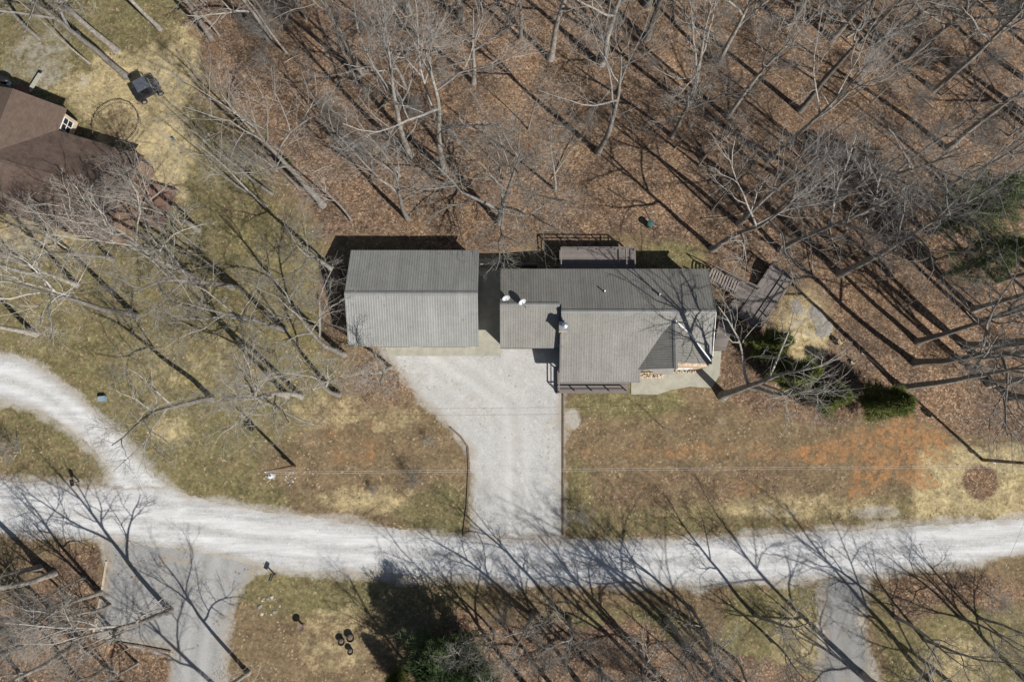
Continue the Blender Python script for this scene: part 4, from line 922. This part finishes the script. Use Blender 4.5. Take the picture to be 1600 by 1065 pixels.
for i in range(26):                                                      # trees beyond the frame top and side whose crowns and shade reach in
    px, py = (wr.uniform(420, 1750), wr.uniform(-240, -10)) if i < 16 else (wr.uniform(1610, 1800), wr.uniform(0, 640))
    put(['F0', 'F1', 'F2', 'F3'][i % 4], px, py, wr.uniform(.8, 1.1), None, TW, WOOD)
# neighbour's yard
for kind, px, py, sc, lab in [('F1', 182, 79, 1.0, 'tall bare tree in the straw yard, middle of three trunks near white bucket'), ('F0', 198, 120, 1.05, 'tall bare tree in the straw yard closest to the round bed'), ('S1', 140, 99, 1.0, 'thin bare tree in the straw yard closest to the paver pad'), ('F2', 250, 45, .9, 'bare tree in the straw yard at the edge of the woods'), ('L1', 60, 60, .8, 'bare tree over the pale gravel patch behind brown house'), ('S1', 425, 303, 1.25, 'slender bare tree on the bank between green bucket and garage'), ('F3', 330, 60, .9, 'bare tree on the woods edge above the straw lawn'), ('S1', 395, 205, 1.1, 'slender bare tree between straw lawn and leaf litter'), ('S2', 385, 300, 1.3, 'slender bare tree on the olive grass bank')]:
    put(kind, px, py, sc, None, lab, 'trees of the brown house yard')
# below the road
LOW = 'bare trees below the gravel road'
for kind, px, py, sc, lab in [
    ('F2', 267, 953, .95, 'bare tree with yellow tuft at its foot inside the grey parking pad'),
    ('L0', 388, 1050, .8, 'bare tree at the lawn corner beside the grey parking pad'),
    ('L1', 85, 895, 1.0, 'bare tree in the leaf bed beside the road and parking pad'),
    ('L2', 62, 886, .95, 'bare tree on the road bank behind the leaf bed'),
    ('L0', 125, 1000, .95, 'pale bare tree in the leaf bed near the dark end timber'),
    ('F0', 1348, 1054, .9, 'bare tree on the edge of the side driveway below road'),
    ('S0', 1036, 668, .32, 'tiny bare sapling on the front lawn by the porch')]:
    put(kind, px, py, sc, None, lab, LOW)
TM = 'small bare tree on the brushy bank below the gravel road'
for i, (px, py, sc) in enumerate([(890, 968, .8), (862, 1000, .75), (1040, 968, .85), (1000, 1010, .8), (1100, 985, .9), (1070, 1040, .8), (1205, 1000, .55), (1500, 965, .6), (1445, 1000, .62), (1560, 990, .7), (770, 985, .5), (935, 1035, .62), (1150, 1030, .6), (150, 962, .6), (108, 935, .62), (185, 992, .55), (60, 955, .7), (20, 930, .65), (215, 1035, .5), (158, 925, .85), (1180, 960, .75), (1265, 985, .7), (1400, 965, .75), (1530, 965, .6), (830, 960, .7), (960, 970, .8), (720, 985, .6), (1080, 950, .7), (172, 945, .62), (200, 1012, .55), (132, 902, .58), (92, 985, .66), (168, 1042, .6)]):
    put(['L1', 'S1', 'L2', 'L0'][i % 4], px, py, sc * .9, None, TM, 'small trees below the road')
TL = 'bare grey tree in the brown woods below the gravel road'
for i, (px, py, sc) in enumerate([(30, 1010, .95), (150, 1090, 1), (60, 1090, .9), (-40, 950, 1), (-60, 860, .95), (825, 1075, .8), (900, 1060, .75), (985, 1090, .95), (1045, 1085, 1.0), (1150, 1085, 1.05), (1110, 1130, .9), (1475, 1085, 1.05), (1602, 1060, .8), (1560, 1140, 1), (1250, 1150, .9), (940, 1150, .9), (700, 1120, .8), (760, 1090, .7), (1420, 1130, .9), (420, 1150, .9), (300, 1180, .9)]):
    put(['F0', 'L1', 'F2', 'L0', 'F1'][i % 5], px, py, sc, None, TL, LOW)
# shrubs
SHL = 'low bare brush clump among the fallen leaves of the woods'
SH = [(648, 755, .8, 'round bare bush on the brown lawn by the driveway timbers'), (668, 688, .45, 'small dark bare bush on the lawn near the driveway bend'), (583, 768, .4, 'tiny bare bush on brown lawn beside the rounder one'), (905, 800, .8, 'dark bare bush by the straight driveway timber near road'), (30, 705, 1.0, 'bare bush in the grass wedge between the roads'), (880, 815, .5, 'small bare bush at the foot of the straight timber edging'), (1690 - 145, 930, 1.0, 'brushy thicket clump on the bank below the road'), (790, 955, .9, 'bare brush clump beside the dark evergreen thicket')]
for px, py, sc, lab in SH: put('B0', px, py, sc, None, lab, 'bare bushes around the lawns')
n_ = 0
while n_ < 50:
    px = wr.uniform(330, 1620); py = wr.uniform(-30, 1075)
    if 340 < py < 930 and not (px > 1440 and py < 640): continue
    if px < 520 and py > 60 + (px - 320) * 1.3 and py < 900: continue
    if py > 900 and (px < 640 or 1270 < px < 1385 or (1150 < px < 1270 and wr.random() < .6)): continue
    if py > 900 and py < 965: continue
    if py < 400 and 640 < px < 1060 and py > 250: continue
    put('B0' if n_ % 2 else 'B1', px, py, wr.uniform(.5, 1.0), None, SHL, 'brush clumps in the woods'); n_ += 1
# ------------------------------------------------------------------ evergreens
def leafy(seed, name, hgt, rad, n, mat, shape, sz=.16, per=12, cat='tree', droop=0.0):
    r = np.random.default_rng(seed); rr = random.Random(seed)
    root = bpy.data.objects.new(name, None); root['category'] = cat
    tp = [(0, 0, -.2), (.03, .02, hgt * .3), (0, .05, hgt * .65), (.02, 0, hgt * .97)]
    V, F = tubes([(tp, [hgt * .02 + .03, hgt * .015 + .02, hgt * .01 + .01, .01], 7)]); a = bpy.data.objects.new('trunk', np_mesh('trunk', V, F, M['bark'])); a.parent = root
    tips = []; limbs = []; lobes = r.uniform(0, 6.28, 5)
    for i in range(n):
        t = r.random() ** .8; z = hgt * (.06 + .93 * t); az = r.uniform(0, 6.28)
        R_ = rad * shape(t) * (.72 + .22 * math.sin(az * 3 + lobes[0] + t * 4) + .2 * math.sin(az * 5 + lobes[1] - t * 7)) * (1 + r.normal() * .12)
        q = R_ * r.uniform(.45, 1.0) ** .6; p = np.array([q * math.cos(az), q * math.sin(az), z + q * (.25 - droop)]); tips.append((p, np.array([math.cos(az), math.sin(az), .55 - droop])))
        if i % 5 == 0: limbs.append(([(0, 0, max(.05, z - .35 * q)), tuple(p * .55 + np.array([0, 0, -.05 * q + z * .0])), tuple(p)], [.03 * hgt / 6, .018, .006], 3))
    V, F = tubes(limbs); b = bpy.data.objects.new('branches', np_mesh('branches', V, F, M['bark'])); b.parent = root
    Vs = []; Qs = []; c0 = 0
    for p, d in tips:
        d = d / np.linalg.norm(d); L = sz * r.uniform(1.2, 2.4, per); dirs = d[None] * .8 + r.normal(size=(per, 3)) * .55; dirs /= np.linalg.norm(dirs, axis=1, keepdims=True)
        side = np.cross(dirs, r.normal(size=(per, 3))); side /= np.linalg.norm(side, axis=1, keepdims=True) + 1e-9
        o_ = p[None] + r.normal(size=(per, 3)) * sz * .55; w_ = sz * .22
        q4 = np.stack([o_ - side * w_ * .5, o_ + side * w_ * .5, o_ + dirs * L[:, None] + side * w_ * .2, o_ + dirs * L[:, None] - side * w_ * .2], 1)
        Vs.append(q4.reshape(-1, 3)); Qs.append(c0 + np.arange(per * 4).reshape(per, 4)); c0 += per * 4
    c = bpy.data.objects.new('crown', np_mesh('crown', np.concatenate(Vs), np.concatenate(Qs), M[mat], False)); c.parent = root
    return root
TREES['cedar'] = leafy(7, 'cedar_tree', 6.0, 2.0, 1300, 'cedar', lambda t: (1 - t) ** .75 * (.55 + .45 * min(1, t * 6)), .15, 14)
TREES['pine'] = leafy(9, 'pine_tree', 13.0, 3.8, 1000, 'pine', lambda t: (0 if t < .3 else (1 - t) ** .6 * 1.3), .22, 12, droop=.1)
TREES['bush'] = leafy(12, 'evergreen_bush', 5.5, 3.0, 1700, 'bush', lambda t: math.sqrt(max(0, 1 - (2 * t - .9) ** 2 * .8)), .15, 12, 'bush')
for px, py, sc, lab in [(1190, 545, 1.12, 'cedar closest to the side deck with a yellowish top'), (1222, 588, 1.2, 'cedar in the middle of the row by the sandy bed'), (1276, 622, 1.05, 'dark cedar below the pale overhanging tree limbs'), (1356, 629, 1.2, 'cedar at the end of the row by the bare clay')]:
    put('cedar', px, py, sc, None, lab, 'cedars beside the side deck', tilt=(0, .02))
put('pine', 1452, 365, 1.0, None, 'loose-crowned pine among the bare trees of the woods', 'evergreens in the woods')
put('pine', 1475, 430, .8, None, 'smaller pine among the bare trees of the woods', 'evergreens in the woods')
put('bush', 700, 1022, 1.4, None, 'broad green evergreen bush below the road, brighter of the two', 'evergreen thicket below the road', tilt=(0, 0)); put('bush', 745, 1060, 1.0, 2.0, 'evergreen bush tucked behind the brighter bush below the road', 'evergreen thicket below the road', tilt=(0, 0))
put('cedar', 630, 1055, .75, None, 'dark cedar beside the evergreen thicket below the road', 'evergreen thicket below the road')
put('bush', 448, 258, .22, None, 'small green bush in the woods edge above the garage', 'evergreens in the woods'); put('cedar', 1585, 20, .6, None, 'small cedar at the far edge of the woods', 'evergreens in the woods')
put('B0', 268, 948, .3, None, 'yellowed grass tuft at the foot of the parking pad tree', 'bare bushes around the lawns')
# fallen branches
def branch_mesh(seed):
    r = random.Random(seed); out = [[], [], []]
    grow(r, (0, 0, 0), (1, 0, 0), 3.0, .055, 0, style(seg=(6, 4, 3), side=(5, 3, 3), wob=(.06, .12, .15), tro=(0, 0, 0), tip=(.4, .4, .5), num=(4, 3), start=(.3, .2), ang=((25, 55), (25, 55)), len=(.4, .5), rr=(.6, .6), ref=(1, 1.2)), out)
    pol = [x for l_ in out for x in l_]
    pol = [([(a, b, abs(c) * .25 + .04) for a, b, c in p], r_, k) for p, r_, k in pol]
    V, F = tubes(pol); return np_mesh('fallen_branch', V, F, M['log'])
FB = [branch_mesh(600 + i) for i in range(4)]
n_ = 0
while n_ < 55:
    px = wr.uniform(330, 1590); py = wr.uniform(5, 660)
    if (py > 345 and px < 1240) or (px < 520 and py > 60 + (px - 320) * 1.3) or (px < 1480 and py > 610): continue
    p = G(px, py); o = link('fallen_branch', FB[n_ % 4], None, p, (0, 0, wr.uniform(0, 6.28))); s_ = wr.uniform(.3, .95) if n_ > 13 else wr.uniform(1.2, 2.0); o.scale = (s_,) * 3
    tag(o, ('long' if s_ > .62 else 'short') + ' pale fallen branch ' + zone(px, py) if zone(px, py) else 'pale fallen branch on leaf litter near the road bank', 'branch', 'fallen branches in the woods'); n_ += 1
